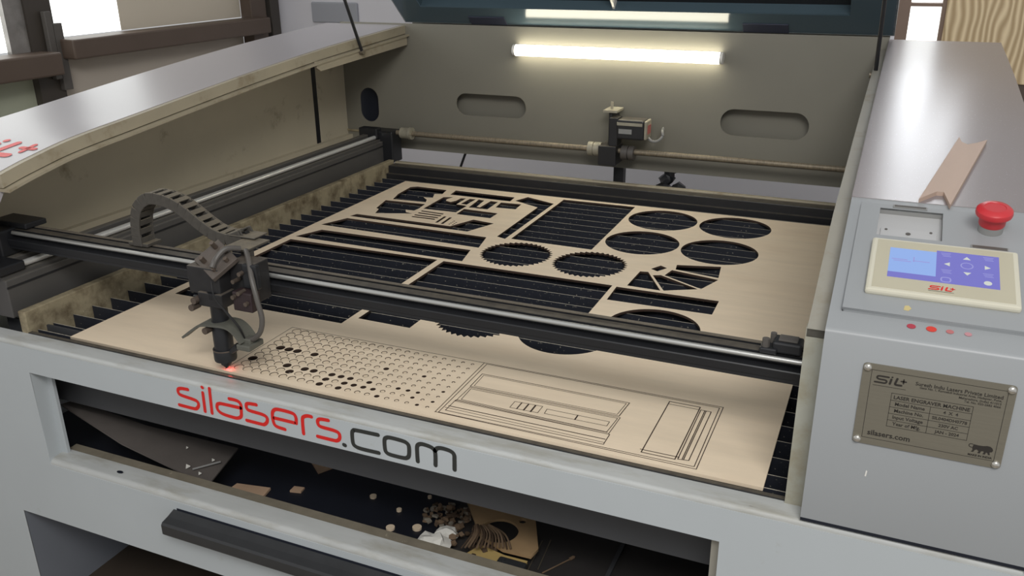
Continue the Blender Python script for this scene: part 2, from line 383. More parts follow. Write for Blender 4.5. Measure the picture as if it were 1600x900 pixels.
# tray and chute seen through the slot
tr = MB().box(-0.32, 1.25, -0.003, 1.30, -0.335, -0.325).build('debris_tray', M_PIT, mc)
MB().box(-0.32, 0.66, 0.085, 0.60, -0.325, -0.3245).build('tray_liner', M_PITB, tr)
MB().box(0.975, 0.982, 0.0, 0.75, -0.325, -0.320).build('tray_seam', M_BAFFLE, tr)
MB().box(-0.32, 1.25, 0.95, 0.96, -0.325, -0.05).build('tray_back', M_PIT, tr)
MB().box(-0.20, 1.178, 0.028, 0.032, -0.162, -0.004).build('baffle', M_BAFFLE, mc)
c_ = MB()
P = [(-0.133, 0.05, -0.192), (0.040, 0.03, -0.230), (0.2535, 0.02, -0.2615), (0.2227, 0.14, -0.2589), (0.0355, 0.10, -0.2295), (-0.131, 0.08, -0.197)]
top = [c_.bm.verts.new(p) for p in P]; bot = [c_.bm.verts.new((p[0], p[1], p[2]-0.003)) for p in P]
for vv in (top, bot):
    c_.bm.faces.new((vv[0], vv[1], vv[4], vv[5])); c_.bm.faces.new((vv[1], vv[2], vv[3], vv[4]))
for k in range(6): c_.bm.faces.new((top[k], top[(k+1) % 6], bot[(k+1) % 6], bot[k]))
c_.build('chute', M_CHUTE, mc)

# hoods: the same arched profile on both sides
PROF = [(-0.045, 0.25), (-0.030, 0.2615), (0.008, 0.288), (0.045, 0.297), (0.076, 0.3035), (0.148, 0.317), (0.225, 0.3265), (0.305, 0.3345), (0.49, 0.354), (0.709, 0.376), (0.973, 0.399), (1.158, 0.4115), (1.30, 0.420), (1.42, 0.427)]
def prof_z(y):
    for (a, b), (c, e) in zip(PROF, PROF[1:]):
        if a <= y <= c: return b + (e-b)*(y-a)/(c-a)
    return PROF[-1][1]
SP = [(v.x, v.y) for v in smooth_path(PROF[2:], 4)]
TOPL = PROF[:2] + SP
under = [(y, z-0.028) for y, z in reversed(TOPL) if y > 0.02]
hl = MB().extrude_x(TOPL + under + [(0.0, 0.23), (-0.045, 0.23)], XL, -0.112).box(XL, -0.18, YF+0.0005, -0.0005, 0.0, 0.232).build('side_hood', M_HOOD, mc, True)
fl = [(y, z-0.001) for y, z in TOPL if y > -0.03]
MB().extrude_x(fl + [(y, z-0.024) for y, z in reversed(fl)], -0.112, -0.100).build('hood_edge', M_STRIP, hl)
MB().extrude_x([(y, z-0.026) for y, z in fl] + [(y, z-0.031) for y, z in reversed(fl)], -0.112, -0.086).build('lid_ledge', M_STRIP, hl)
MB().extrude_x([(0.938, 0.357), (0.955, 0.347), (1.41, 0.370), (1.41, 0.398), (0.938, 0.372)], -0.097, -0.090).build('strut_bracket', M_STRIP, hl)
PAN = [(y, z-0.012) for y, z in TOPL if y > 0.0]
MB().extrude_x([p for p in PAN if p[0] < 1.245] + [(1.245, 0.39), (1.245, -0.05), (PAN[0][0], -0.05)], -0.3375, -0.335).extrude_x([(1.270, -0.05), (1.270, 0.40), (1.42, 0.41), (1.42, -0.05)], -0.3375, -0.335).build('inner_side_panel', M_BEIGE, mc)
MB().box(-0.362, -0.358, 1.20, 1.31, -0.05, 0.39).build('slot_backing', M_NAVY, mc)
MB().box(-0.335, -0.20, 0.0, 1.42, 0.055, 0.060).box(-0.335, -0.318, 0.0, 1.42, 0.060, 0.078).build('rail_shelf', M_BEIGE, mc)
# right cabinet
CABP = [(-0.045, 0.247), (-0.043, 0.250), (-0.040, 0.2514), (0.10, 0.2906), (0.205, 0.320)] + [q for q in TOPL if q[0] > 0.225]
DIP = [(-0.045, 0.247), (-0.043, 0.250), (-0.040, 0.2514), (0.0, 0.2625), (0.02, 0.24), (0.215, 0.285), (0.222, 0.324)] + [q for q in TOPL if q[0] > 0.225]
cab = MB().extrude_x(CABP + [(1.42, 0.0), (-0.045, 0.0)], 1.271, 1.2846).extrude_x(DIP + [(1.42, 0.0), (-0.045, 0.0)], 1.2846, XR).build('control_cabinet', M_CAB, mc, True)
MB().extrude_x([(y, z+0.0006) for y, z in CABP if y > 0.22] + [(y, z-0.004) for y, z in reversed(CABP) if y > 0.22], 1.2705, XR+0.0005).build('cabinet_top', M_HOODR, cab, True)
MB().extrude_x([(-0.014, 0.2345)] + [(y, z-0.024) for y, z in CABP if y > -0.03] + [(y, z-0.034) for y, z in reversed(CABP) if y > -0.03] + [(-0.014, 0.2245)], 1.250, 1.271).build('lid_ledge', M_STRIPG, cab)
MB().box(1.249, 1.271, -0.014, 0.004, -0.006, 0.2345).build('corner_post', mat('stained_grey_paint', (172, 172, 160), 0.5, var=(10, 0.1), dirt=((140, 128, 98), 12, 0.45, 0.75)), cab)
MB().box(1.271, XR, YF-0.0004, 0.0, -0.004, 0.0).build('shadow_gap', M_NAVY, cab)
# left cabinet front is part of the hood; back panels
bk = link('back_panel', filled([(-0.335, 0.045), (1.271, 0.045), (1.271, 0.432), (-0.335, 0.432)],
     [slot(0.183, 0.199, 0.083, 0.033), slot(0.990, 0.198, 0.080, 0.036), slot(-0.246, 0.177, 0.020, 0.034, vertical=True)], 0.004, 'back_panel', front(YB)), M_BACK, mc)
MB().box(-0.335, 1.271, 1.416, 1.4235, 0.088, 0.094).build('seam_strip', M_DIRTY, bk)
MB().box(-0.10, 1.271, 1.465, 1.47, 0.10, 0.432).build('rear_panel', M_BACK, bk)
MB().box(-0.335, -0.15, 1.462, 1.466, 0.07, 0.30).build('opening_dark_sheet', M_NAVY, bk)  # dark sheet added so the oval opening looks dark inside
# tube lamp
tl = MB().cyl((0.276, 1.403, 0.368), (0.864, 1.403, 0.368), 0.0155, n=24).build('lamp_tube', M_TUBE, mc, True)
MB().box(0.272, 0.868, 1.404, 1.42, 0.356, 0.380, 0.003).build('lamp_housing', M_CAPW, tl)
for a in (0.268, 0.864): MB().cyl((a, 1.403, 0.368), (a+0.008, 1.403, 0.368), 0.0160, n=24).build('end_cap', M_CAPW, tl, True)

# lid, hinged at the back and propped open
LA = math.radians(42)
LM = Matrix.Translation((0, 1.426, 0.435)) @ Matrix.Rotation(-LA, 4, 'X') @ Matrix.Diagonal((1, -1, 1, 1))   # local y = distance from the hinge, z = up through the lid
def lidbox(x0, x1, y0, y1, z0, z1, bev=0): return MB().box(x0, x1, y0, y1, z0, z1, bev, LM)
LW0, LW1, LL = -0.102, 1.281, 1.46
lid = link('lid', filled([(LW0, 0), (LW1, 0), (LW1, LL), (LW0, LL)], [[(LW0+0.085, 0.074), (LW1-0.105, 0.074), (LW1-0.105, LL-0.12), (LW0+0.085, LL-0.12)]], 0.004, 'lid', LM @ Matrix.Translation((0, 0, 0.004))), M_LID, mc)
ix0, ix1, iy0, iy1 = LW0+0.085, LW1-0.105, 0.074, LL-0.12
for b in ((LW0, LW0+0.004, 0, LL, 0, 0.05), (LW1-0.004, LW1, 0, LL, 0, 0.05), (LW0, LW1, LL-0.004, LL, 0, 0.05), (LW0, LW1, 0.0, 0.003, 0, 0.05)):
    lidbox(*b).build('lid_rim', M_PAINT, lid)
for b in ((ix0-0.003, ix0, iy0, iy1, 0.004, 0.034), (ix1, ix1+0.003, iy0, iy1, 0.004, 0.034), (ix0, ix1, iy0-0.003, iy0, 0.004, 0.034), (ix0, ix1, iy1, iy1+0.003, 0.004, 0.034)):
    lidbox(*b).build('window_rebate', M_LID, lid)
lidbox(ix0+0.02, ix1-0.02, iy0+0.02, iy1-0.02, 0.036, 0.041).build('lid_window', M_LIDG, lid)
lidbox(0.572, 0.578, iy0-0.002, iy1, 0.006, 0.034).build('window_divider', M_CAPW, lid)
lidbox(ix0, ix1, iy0, iy0+0.025, 0.032, 0.037).build('window_gasket', M_BLACKC, lid)
lidbox(LW0, LW1, 0, LL, 0.046, 0.050).build('lid_skin', M_PAINT, lid)
for x0 in (0.125, 0.915):
    lidbox(x0, x0+0.115, 0.002, 0.036, -0.003, 0.001, 0.001).build('hinge', mat('hinge_navy', (46, 50, 66), 0.5) if 'hinge_navy' not in bpy.data.materials else bpy.data.materials['hinge_navy'], lid)
for x, dx in ((-0.083, -0.004), (1.2565, 0.0)):
    a = Vector((x, 1.147, 0.375 if x < 0 else 0.369)); b = Vector((x+dx, 0.905, 0.895)); m_ = a + (b-a)*0.55
    s_ = MB().cyl(a, m_, 0.0045, n=12).cyl(m_, b, 0.009, n=12).build('gas_strut', M_BLACKC, lid, True)
    MB().cyl((x-0.012, 1.147, 0.375), (x+0.006, 1.147, 0.375), 0.007, n=12).build('ball_joint', M_STEEL, s_, True)

# ------------------------------------------------------------------ bed
MB().box(-0.112, -0.094, -0.010, 1.30, -0.06, 0.036, 0.002).build('bed_side_plate', M_DIRTY, mc)
MB().box(1.256, 1.262, 0.0, 1.30, -0.06, 0.02).build('bed_side_plate', M_BLACK, mc)
MB().box(-0.093, 1.262, 1.264, 1.302, -0.06, 0.026, 0.002).box(-0.093, 1.262, 1.250, 1.264, -0.06, 0.004).build('bed_end_bar', M_BLACK, mc)
MB().box(-0.093, 1.262, 1.302, 1.318, 0.0, 0.030, 0.002).build('dust_edge', M_STRIP, mc)
MB().box(-0.100, 1.256, -0.0098, -0.0025, -0.06, -0.004).build('bed_end_bar', M_BLACK, mc)
sl = MB().box(-0.093, 1.256, -0.0008, 0.0008, -0.050, 0).mesh('slat')
for k in range(28):
    o = link('slat', sl, M_SLAT, mc); o.location = (0, 0.0427 - 0.0455 + 0.0455*k + 0.012*(k == 0), -0.0052 - 0.0003*(k % 3))
# linear rails along the sides
rl = MB().box(-0.200, -0.140, 0.0, 1.33, 0.012, 0.086, 0.002).box(-0.200, -0.182, 0.0, 1.33, 0.086, 0.108, 0.002).box(-0.174, -0.148, 0.0, 1.33, 0.086, 0.092).build('linear_rail', M_RAIL, mc)
MB().box(-0.1405, -0.1385, 0.0, 1.33, 0.070, 0.0735).build('rail_groove', M_BLACKC, rl)
MB().cyl((-0.160, 0.0, 0.100), (-0.160, 1.325, 0.100), 0.0062, n=14).build('guide_rod', M_ROD, rl, True)
pu = MB().box(-0.205, -0.105, 1.315, 1.372, 0.020, 0.118, 0.004).box(-0.215, -0.15, 1.30, 1.33, 0.095, 0.128, 0.003).build('pulley_block', M_BLACKC, rl)
rr_ = MB().box(1.2525, 1.2705, 0.02, 1.33, 0.03, 0.086, 0.002).build('linear_rail', M_RAIL, mc)
# drive shaft and motor at the back
ds = MB().cyl((-0.105, 1.345, 0.112), (1.268, 1.345, 0.112), 0.0075, n=14).build('drive_shaft', mat('rusty_shaft', (156, 144, 124), 0.5, 0.4, var=(90, 0.45, (3, 1, 1))), mc, True)
MB().cyl((-0.088, 1.345, 0.112), (-0.062, 1.345, 0.112), 0.017).cyl((-0.060, 1.345, 0.112), (-0.050, 1.345, 0.112), 0.019).build('shaft_coupling', M_ALU, ds, True)
MB().cyl((0.524, 1.345, 0.112), (0.539, 1.345, 0.112), 0.020).cyl((0.539, 1.345, 0.112), (0.542, 1.345, 0.112), 0.017).cyl((0.542, 1.345, 0.112), (0.562, 1.345, 0.112), 0.020).build('shaft_coupling', M_ALU, ds, True)
MB().cyl((0.622, 1.345, 0.108), (0.640, 1.345, 0.108), 0.020).cyl((0.640, 1.345, 0.108), (0.643, 1.345, 0.108), 0.016).cyl((0.643, 1.345, 0.108), (0.658, 1.345, 0.108), 0.020).build('shaft_coupling', M_HOSE, ds, True)
mo = MB().box(0.561, 0.612, 1.315, 1.385, 0.074, 0.128, 0.002).box(0.588, 0.612, 1.325, 1.37, 0.128, 0.206, 0.002).box(0.580, 0.590, 1.345, 1.415, 0.10, 0.222, 0.002).build('motor_bracket', M_BLACK, mc)
MB().box(0.612, 0.688, 1.318, 1.372, 0.150, 0.204, 0.005).build('motor_body', M_BLACK, mo)
MB().box(0.612, 0.684, 1.3175, 1.326, 0.188, 0.197, 0.001).build('motor_flange', M_ALU, mo)
MB().box(0.688, 0.696, 1.320, 1.370, 0.152, 0.203, 0.003).build('motor_end_cap', M_ALU, mo)
MB().box(0.6955, 0.6966, 1.330, 1.362, 0.166, 0.190).build('motor_sticker', mat('dull_red_sticker', (176, 96, 92), 0.5), mo)
MB().box(0.618, 0.655, 1.3165, 1.3178, 0.166, 0.179).build('motor_label', M_GREYP, mo)
MB().cyl((0.584, 1.36, 0.222), (0.584, 1.36, 0.244), 0.004, n=8).box(0.566, 0.606, 1.335, 1.40, 0.218, 0.224).build('bracket_bolt', M_ALU, mo)
MB().tube(smooth_path([(0.692, 1.35, 0.156), (0.705, 1.345, 0.146), (0.722, 1.345, 0.148), (0.733, 1.35, 0.160), (0.730, 1.36, 0.172), (0.722, 1.40, 0.172)], 4), 0.004).build('motor_cable', M_GREYP, mo, True)
MB().box(0.575, 0.605, 1.425, 1.45, -0.02, 0.074).build('hanger', M_BLACK, mo)
bm_ = MB().tube(smooth_path([(0.735, 1.44, 0.06), (0.74, 1.44, 0.03), (0.72, 1.43, 0.005), (0.75, 1.43, -0.02), (0.77, 1.43, 0.0), (0.775, 1.43, -0.02)], 4), 0.018, 8).build('cable_bundle', M_BLACKC, mc, True)
MB().tube(smooth_path([(0.09, 1.44, 0.055), (0.075, 1.44, 0.02), (0.055, 1.44, -0.03)], 4), 0.004, 6).build('loose_cable', M_BLACKC, mc, True)

# ------------------------------------------------------------------ gantry
RZ = Matrix.Translation((0.6, 0.08, 0)) @ Matrix.Rotation(math.radians(-0.25), 4, 'Z') @ Matrix.Translation((-0.6, -0.08, 0))
def g(mb): bmesh.ops.transform(mb.bm, matrix=RZ, verts=mb.bm.verts); return mb
ga = g(MB().extrude_x([(0.060, 0.124), (0.060, 0.130), (0.058, 0.1305), (0.057, 0.141), (0.058, 0.1425), (0.076, 0.1425), (0.076, 0.1555), (0.0945, 0.156), (0.0945, 0.150), (0.0975, 0.150), (0.0975, 0.1565), (0.105, 0.1575), (0.106, 0.124)], -0.20, 1.268)).build('gantry_beam', M_BLACKC, mc)
g(MB().box(-0.20, 1.268, 0.0765, 0.094, 0.1555, 0.1562)).build('beam_cap', M_BLACK, ga)
g(MB().box(-0.20, 1.268, 0.098, 0.105, 0.1570, 0.1582)).build('beam_cap', M_STRIPD, ga)
g(MB().cyl((-0.19, 0.068, 0.1525), (1.268, 0.068, 0.1525), 0.0038, n=14)).build('guide_rod', M_ROD2, ga, True)
g(MB().box(-0.262, -0.195, 0.040, 0.125, 0.108, 0.160, 0.004).box(-0.255, -0.165, 0.078, 0.125, 0.158, 0.169, 0.002)).build('carriage_block', M_BLACKC, ga)
g(MB().box(-0.215, -0.142, -0.02, 0.045, 0.094, 0.112, 0.003)).build('carriage_foot', M_BLACKC, ga)
eb = g(MB().box(1.205, 1.242, 0.072, 0.100, 0.158, 0.174, 0.003).box(1.190, 1.212, 0.068, 0.090, 0.157, 0.165, 0.002)).build('belt_clamp', M_BLACKC, ga)
g(MB().cyl((1.197, 0.075, 0.164), (1.197, 0.075, 0.176), 0.005, n=10).cyl((1.204, 0.092, 0.164), (1.204, 0.092, 0.178), 0.004, n=10).box(1.212, 1.236, 0.076, 0.094, 0.174, 0.177, 0.001)).build('clamp_screw', M_LABEL, ga, True)

# laser head
hx, hy = 0.357, 0.0
hd = MB().box(0.309, 0.372, -0.008, 0.055, 0.136, 0.182, 0.002).box(0.372, 0.420, 0.018, 0.056, 0.122, 0.188, 0.002).box(0.330, 0.378, -0.014, 0.055, 0.118, 0.142, 0.002).build('laser_head', M_HEAD, mc)
mp = Matrix.Translation((0.352, 0.012, 0.190)) @ Matrix.Rotation(math.radians(38), 4, 'X') @ Matrix.Rotation(math.radians(-28), 4, 'Z')
mm = MB().box(-0.028, 0.034, -0.024, 0.026, -0.004, 0.004, 0.001, mp).build('mirror_mount', M_HEADP, hd)
for (u, v, hgt, rd) in ((-0.016, 0.014, 0.018, 0.0055), (0.006, 0.020, 0.014, 0.005), (-0.008, -0.014, 0.016, 0.0055), (0.024, 0.012, 0.012, 0.005), (0.022, -0.012, 0.010, 0.004)):
    MB().cyl(mp @ Vector((u, v, 0.003)), mp @ Vector((u, v, hgt)), rd*0.72, n=12).build('adjuster_knob', M_KNOB, mm, True)
MB().lathe([(0.0135, 0.086), (0.0135, 0.130), (0.0145, 0.132), (0.0145, 0.142)], (hx, hy, 0)).build('barrel', M_BLACKC, hd, True)
MB().lathe([(0.0155, 0.040), (0.0155, 0.088), (0.0142, 0.092)], (hx, hy, 0)).build('lens_tube', M_BLACKC, hd, True)
MB().lathe([(0.0175, 0.022), (0.0182, 0.025), (0.0182, 0.041), (0.0175, 0.043)], (hx, hy, 0)).build('nozzle_collar', M_BLACKC, hd, True)
MB().lathe([(0.0185, 0.0405), (0.0188, 0.0415), (0.0185, 0.0425)], (hx, hy, 0)).build('collar_ring', M_KNOB, hd, True)
MB().lathe([(0.0022, 0.006), (0.005, 0.010), (0.0085, 0.014), (0.0095, 0.020), (0.0165, 0.0225)], (hx, hy, 0)).build('nozzle_tip', M_BLACKC, hd, True)
# bent sensor bracket
bp_ = smooth_path([(0.288, 0.056), (0.312, 0.074), (0.332, 0.086), (0.357, 0.090), (0.384, 0.091), (0.400, 0.083), (0.412, 0.068)], 5)
br = MB(); n = len(bp_)
vt = []
for i, q in enumerate(bp_):
    t = (bp_[min(i+1, n-1)] - bp_[max(i-1, 0)]).normalized(); nn = Vector((-t.y, t.x))*0.0018
    w = 0.007 if q.x < 0.325 else 0.019
    yc = -0.012 if q.x < 0.325 else -0.004
    vt.append([br.bm.verts.new((q.x+s1*nn.x, yc+s2*w, q.y+s1*nn.y)) for s1, s2 in ((1, -1), (1, 1), (-1, 1), (-1, -1))])
for a, b in zip(vt, vt[1:]):
    for k in range(4): br.bm.faces.new((a[k], a[(k+1) % 4], b[(k+1) % 4], b[k]))
br.bm.faces.new(vt[0]); br.bm.faces.new(vt[-1][::-1])
br.build('sensor_bracket', M_BRKT, hd)
MB().box(0.402, 0.428, -0.022, 0.014, 0.056, 0.066, 0.002).box(0.408, 0.424, -0.014, 0.004, 0.064, 0.074, 0.002).build('sensor', M_BRKT, hd)
MB().cyl((0.398, -0.012, 0.058), (0.380, -0.010, 0.044), 0.006, 0.004, n=10).build('air_nipple', M_BLACKC, hd, True)
for (x, y, z) in ((0.327, -0.014, 0.128), (0.322, -0.016, 0.116), (0.345, -0.018, 0.080)):
    MB().cyl((x, y+0.01, z), (x, y-0.008, z), 0.0055, n=12).build('clamp_screw', M_KNOB, hd, True)
MB().cyl((0.312, -0.004, 0.1285), (0.325, -0.004, 0.1285), 0.0015, 0.004, n=10).build('set_screw', M_BLACKC, hd, True)
MB().box(0.395, 0.432, -0.008, 0.014, 0.118, 0.150, 0.002).build('lower_mirror_housing', mat('dark_maroon_metal', (48, 36, 38), 0.45), hd)
for (x, y, z) in ((0.400, -0.010, 0.142), (0.412, -0.010, 0.150), (0.424, -0.010, 0.134), (0.405, 0.005, 0.176), (0.392, 0.004, 0.162)):
    MB().cyl((x, y+0.012, z), (x, y-0.004, z), 0.0036, n=10).build('adjuster_knob', M_KNOB, hd, True)
MB().box(0.404, 0.432, 0.010, 0.020, 0.150, 0.190, 0.002).build('side_plate', M_BLACKC, hd)
MB().box(0.345, 0.392, 0.040, 0.100, 0.198, 0.202, 0.001).box(0.318, 0.372, 0.085, 0.120, 0.2035, 0.206, 0.001).box(0.372, 0.390, 0.05, 0.06, 0.16, 0.200).build('chain_plate', M_CHAIN, hd)
MB().tube(smooth_path([(0.396, 0.035, 0.204), (0.412, 0.020, 0.196), (0.428, 0.004, 0.170), (0.440, -0.004, 0.140), (0.447, -0.006, 0.112), (0.443, -0.008, 0.090), (0.430, -0.008, 0.076), (0.416, -0.008, 0.070)], 6), 0.0042, 10).build('air_hose', M_HOSE, hd, True)
MB().tube(smooth_path([(0.386, 0.034, 0.206), (0.374, 0.015, 0.210), (0.366, 0.0, 0.198), (0.364, -0.010, 0.186)], 6), 0.0045, 10).build('air_hose', M_HOSE, hd, True)
for dx in (0, 0.003):
    MB().tube(smooth_path([(0.362, -0.014, 0.165), (0.372, -0.022, 0.142), (0.392+dx, -0.022, 0.118), (0.408+dx, -0.018, 0.095), (0.413, -0.012, 0.074)], 6), 0.0012, 6).build('sensor_wire', M_HOSEB, hd, True)
# glowing disc and tiny lamp stand in for the pointer's light on the sheet
tip = MB().cyl((0.3530, 0.0052, 0.0001), (0.3530, 0.0052, 0.0005), 0.0022, n=12).build('pointer_spot', mat('laser_red', (255, 40, 40), 0.4, emit=((255, 70, 70), 6.0)), hd)
pl = bpy.data.lights.new('laser_pointer_glow', 'POINT'); pl.energy = 0.006; pl.color = (1, 0.05, 0.05); pl.shadow_soft_size = 0.002
po = bpy.data.objects.new('laser_pointer_glow', pl); col.objects.link(po); po.location = (0.3560, 0.006, 0.0045)

# cable chain: every link a piece
ch = MB().box(0.085, 0.130, 0.088, 0.122, 0.158, 0.164, 0.001).build('cable_chain', M_CHAIN, mc)
cpath = smooth_path([(0.108, 0.160), (0.109, 0.195), (0.120, 0.228), (0.145, 0.248), (0.175, 0.250), (0.205, 0.243), (0.232, 0.229), (0.258, 0.213), (0.285, 0.200), (0.315, 0.196), (0.345, 0.2065)], 12)
# resample
acc = [0]
for a, b in zip(cpath, cpath[1:]): acc.append(acc[-1] + (b-a).length)
def at(s):
    for k in range(len(acc)-1):
        if acc[k+1] >= s: t = (s-acc[k])/(acc[k+1]-acc[k]); return cpath[k].lerp(cpath[k+1], t), (cpath[k+1]-cpath[k]).normalized()
    return cpath[-1], (cpath[-1]-cpath[-2]).normalized()
LK = 0.0175
lk = MB().box(-0.011, 0.0075, -0.017, -0.014, -0.0105, 0.0105, 0.0015).box(-0.0075, 0.011, -0.014, -0.0115, -0.0098, 0.0098, 0.0015)\
     .box(-0.011, 0.0075, 0.014, 0.017, -0.0105, 0.0105, 0.0015).box(-0.0075, 0.011, 0.0115, 0.014, -0.0098, 0.0098, 0.0015)\
     .box(-0.0055, 0.0045, -0.014, 0.014, 0.0078, 0.0100).box(-0.0055, 0.0045, -0.014, 0.014, -0.0100, -0.0078).mesh('chain_link')
ns = int(acc[-1]/LK)
for k in range(ns):
    p, t = at((k+0.5)*LK); a = math.atan2(t.y, t.x)
    o = link('chain_link', lk, M_CHAIN, ch)
    o.matrix_local = Matrix.Translation((p.x, 0.103, p.y)) @ Matrix.Rotation(-a, 4, 'Y')
MB().tube([(q.x, 0.103, q.y) for q in cpath[::4]], 0.005, 8).build('chain_cable', M_HOSEB, ch, True)

# ------------------------------------------------------------------ lettering on the fascia
LET = {
 's': [[(0.3107,-0.0213),(0.2965,-0.0222),(0.2895,-0.0255),(0.2892,-0.0317),(0.2942,-0.0351),(0.319,-0.0377),(0.3275,-0.0403),(0.3289,-0.0467),(0.3238,-0.0535),(0.3159,-0.0552),(0.2867,-0.0547)]],
 'i': [[(0.342,-0.0208),(0.341,-0.0553)], [(0.342,-0.0108),(0.3429,-0.0112)]],
 'l': [[(0.3574,-0.0100),(0.3554,-0.0555)]],
 'a': [[(0.3956,-0.0207),(0.4042,-0.0203),(0.4137,-0.0216),(0.4181,-0.0267),(0.4172,-0.0388),(0.4156,-0.0479),(0.4089,-0.0527),(0.3991,-0.0537),(0.3774,-0.0518),(0.3686,-0.046),(0.3688,-0.0372),(0.3742,-0.0338),(0.3829,-0.0331),(0.4167,-0.0328)]],
 's2': [[(0.4493,-0.02),(0.4351,-0.0209),(0.4295,-0.0236),(0.4294,-0.0308),(0.4355,-0.0337),(0.4589,-0.0352),(0.4672,-0.0387),(0.4671,-0.0463),(0.4611,-0.0526),(0.454,-0.0536),(0.4261,-0.0532)]],
 'e': [[(0.4825,-0.0365),(0.5048,-0.0364),(0.5200,-0.0366)], [(0.5238,-0.0366),(0.5242,-0.0262),(0.5182,-0.0201),(0.4933,-0.0191),(0.4838,-0.0218),(0.4793,-0.0296),(0.4797,-0.0446),(0.4846,-0.051),(0.5005,-0.0528)]],
 'r': [[(0.5358,-0.0523),(0.5365,-0.0275),(0.5404,-0.0211),(0.5474,-0.0185),(0.554,-0.0185)]],
 's3': [[(0.5847,-0.018),(0.5716,-0.0188),(0.5658,-0.0216),(0.5650,-0.0277),(0.5701,-0.0323),(0.594,-0.0336),(0.6024,-0.0369),(0.6027,-0.0453),(0.5978,-0.0503),(0.5901,-0.0513),(0.562,-0.0511)]],
 '.': [[(0.6097,-0.0549),(0.6116,-0.0553)]],
 'c': [[(0.672,-0.0232),(0.6344,-0.0240),(0.6288,-0.0259),(0.6264,-0.0307),(0.6264,-0.0462),(0.6297,-0.0521),(0.6412,-0.0545),(0.6713,-0.0543)]],
 'o': [[(0.6829,-0.0296),(0.6863,-0.0247),(0.6939,-0.0229),(0.7147,-0.0237),(0.7219,-0.0264),(0.7243,-0.0318),(0.7235,-0.0455),(0.7197,-0.0509),(0.7129,-0.0526),(0.6919,-0.0524),(0.6845,-0.0496),(0.6827,-0.0432)]],
 'm': [[(0.7378,-0.0525),(0.7376,-0.0406),(0.7379,-0.0286),(0.7404,-0.0236),(0.7471,-0.0212),(0.76,-0.0226),(0.7660,-0.0262),(0.7679,-0.0332),(0.7673,-0.0519)], [(0.7677,-0.0274),(0.7715,-0.0223),(0.7802,-0.0205),(0.7928,-0.022),(0.7983,-0.0266),(0.7987,-0.036),(0.7983,-0.0516)]],
}
for k, strokes in LET.items():
    mb = MB(); red = k not in '.com'
    for P in strokes: ribbon(mb, P, 0.0062 if red else 0.0068, front(YF-0.0008), closed=(k == 'o'))
    mb.build('letter', M_RED if red else M_INK, mc)
MB().prism([(1.3345, 0.0745), (1.3362, 0.0745), (1.3368, 0.0815), (1.3352, 0.0822)], 0, 0.0005, front(YF)).build('paint_chip', M_CAPW, cab)
# ------------------------------------------------------------------ rating plate
PX, PZ, PW, PH = 1.3155, 0.1175, 0.151, 0.1005
pts_ = []
for cx, cz, a0 in ((PW-0.004, PH-0.004, 0), (0.004, PH-0.004, 90), (0.004, 0.004, 180), (PW-0.004, 0.004, 270)):
    for k in range(5): a = math.radians(a0+22.5*k); pts_.append((PX+cx+0.004*math.cos(a), PZ+cz+0.004*math.sin(a)))
pt = MB().prism(pts_, 0, 0.0015, front(YF)).build('rating_plate', M_PLATE, mc)
for u, v in ((0.005, 0.0955), (0.146, 0.0955), (0.146, 0.005), (0.005, 0.005)):
    MB().lathe([(0.0045, 0), (0.0042, 0.0015), (0.003, 0.0028), (0.0008, 0.0033)], (0, 0, 0), 16, front(YF-0.0015) @ Matrix.Translation((PX+u, PZ+v, 0))).build('screw', M_SCREW, pt, True)
PM = front(YF-0.0015) @ Matrix.Translation((PX, PZ, 0))
lines = MB()
def ln_(a, b, w=0.0005): 
    a = Vector(a)/1000; b = Vector(b)/1000; ribbon(lines, [a, b], w, PM, th=0.0002)
for a, b in (((9.5, 93.5), (143.5, 93.5)), ((143.5, 93.5), (143.5, 8.5)), ((143.5, 8.5), (9.5, 8.5)), ((9.5, 8.5), (9.5, 93.5)), ((33, 69), (114, 69)), ((33, 27.5), (114, 27.5)), ((33, 69), (33, 27.5)), ((114, 69), (114, 27.5)), ((73.5, 60.3), (73.5, 27.5))): ln_(a, b)
for v in (60.3, 52.0, 43.8, 35.6): ln_((33, v), (114, v))
lines.build('plate_rules', M_PRINT, pt)['kind'] = 'stuff'
T = []
def tx(s, u, v, size, align='LEFT', bold=0.00006): T.append(text_mesh(s, size/1000, PM @ Matrix.Translation((u/1000, v/1000, 0.0002)), align, bold))
tx('Suresh Indu Lasers Private Limited', 140, 83.2, 6.1, 'RIGHT', 0.0001)
tx('Gate No. 1, Ramtekdi Industrial Area, Hadapsar, Pune,', 139.3, 79.9, 3.6, 'RIGHT'); tx('Maharashtra, (India) 411013', 139.3, 76.0, 3.6, 'RIGHT'); tx('Tel. No. 020-2682 4066', 139.3, 72.4, 3.6, 'RIGHT')
tx('LASER ENGRAVER MACHINE', 73.5, 62.4, 6.0, 'CENTER', 0.00014)
for s, v in (('Model Name', 54.4), ('Machine No.', 46.2), ('Input Voltage', 38.0), ('Year of Mfg.', 29.8)): tx(s, 53, v, 5.8, 'CENTER', 0.00012)
for s, v in (('4  X  4', 54.4), ('SIL0404DH0778', 46.2), ('230V AC', 38.0), ('JAN - 2024', 29.8)): tx(s, 94, v, 5.2, 'CENTER', 0.00012)
tx('silasers.com', 14.5, 12.8, 9.2, 'LEFT', 0.0002); tx('MAKE IN INDIA', 129.5, 10.4, 3.4, 'CENTER', 0.00014)
link('plate_text', join_meshes('plate_text', T), M_PRINT, pt)['kind'] = 'stuff'
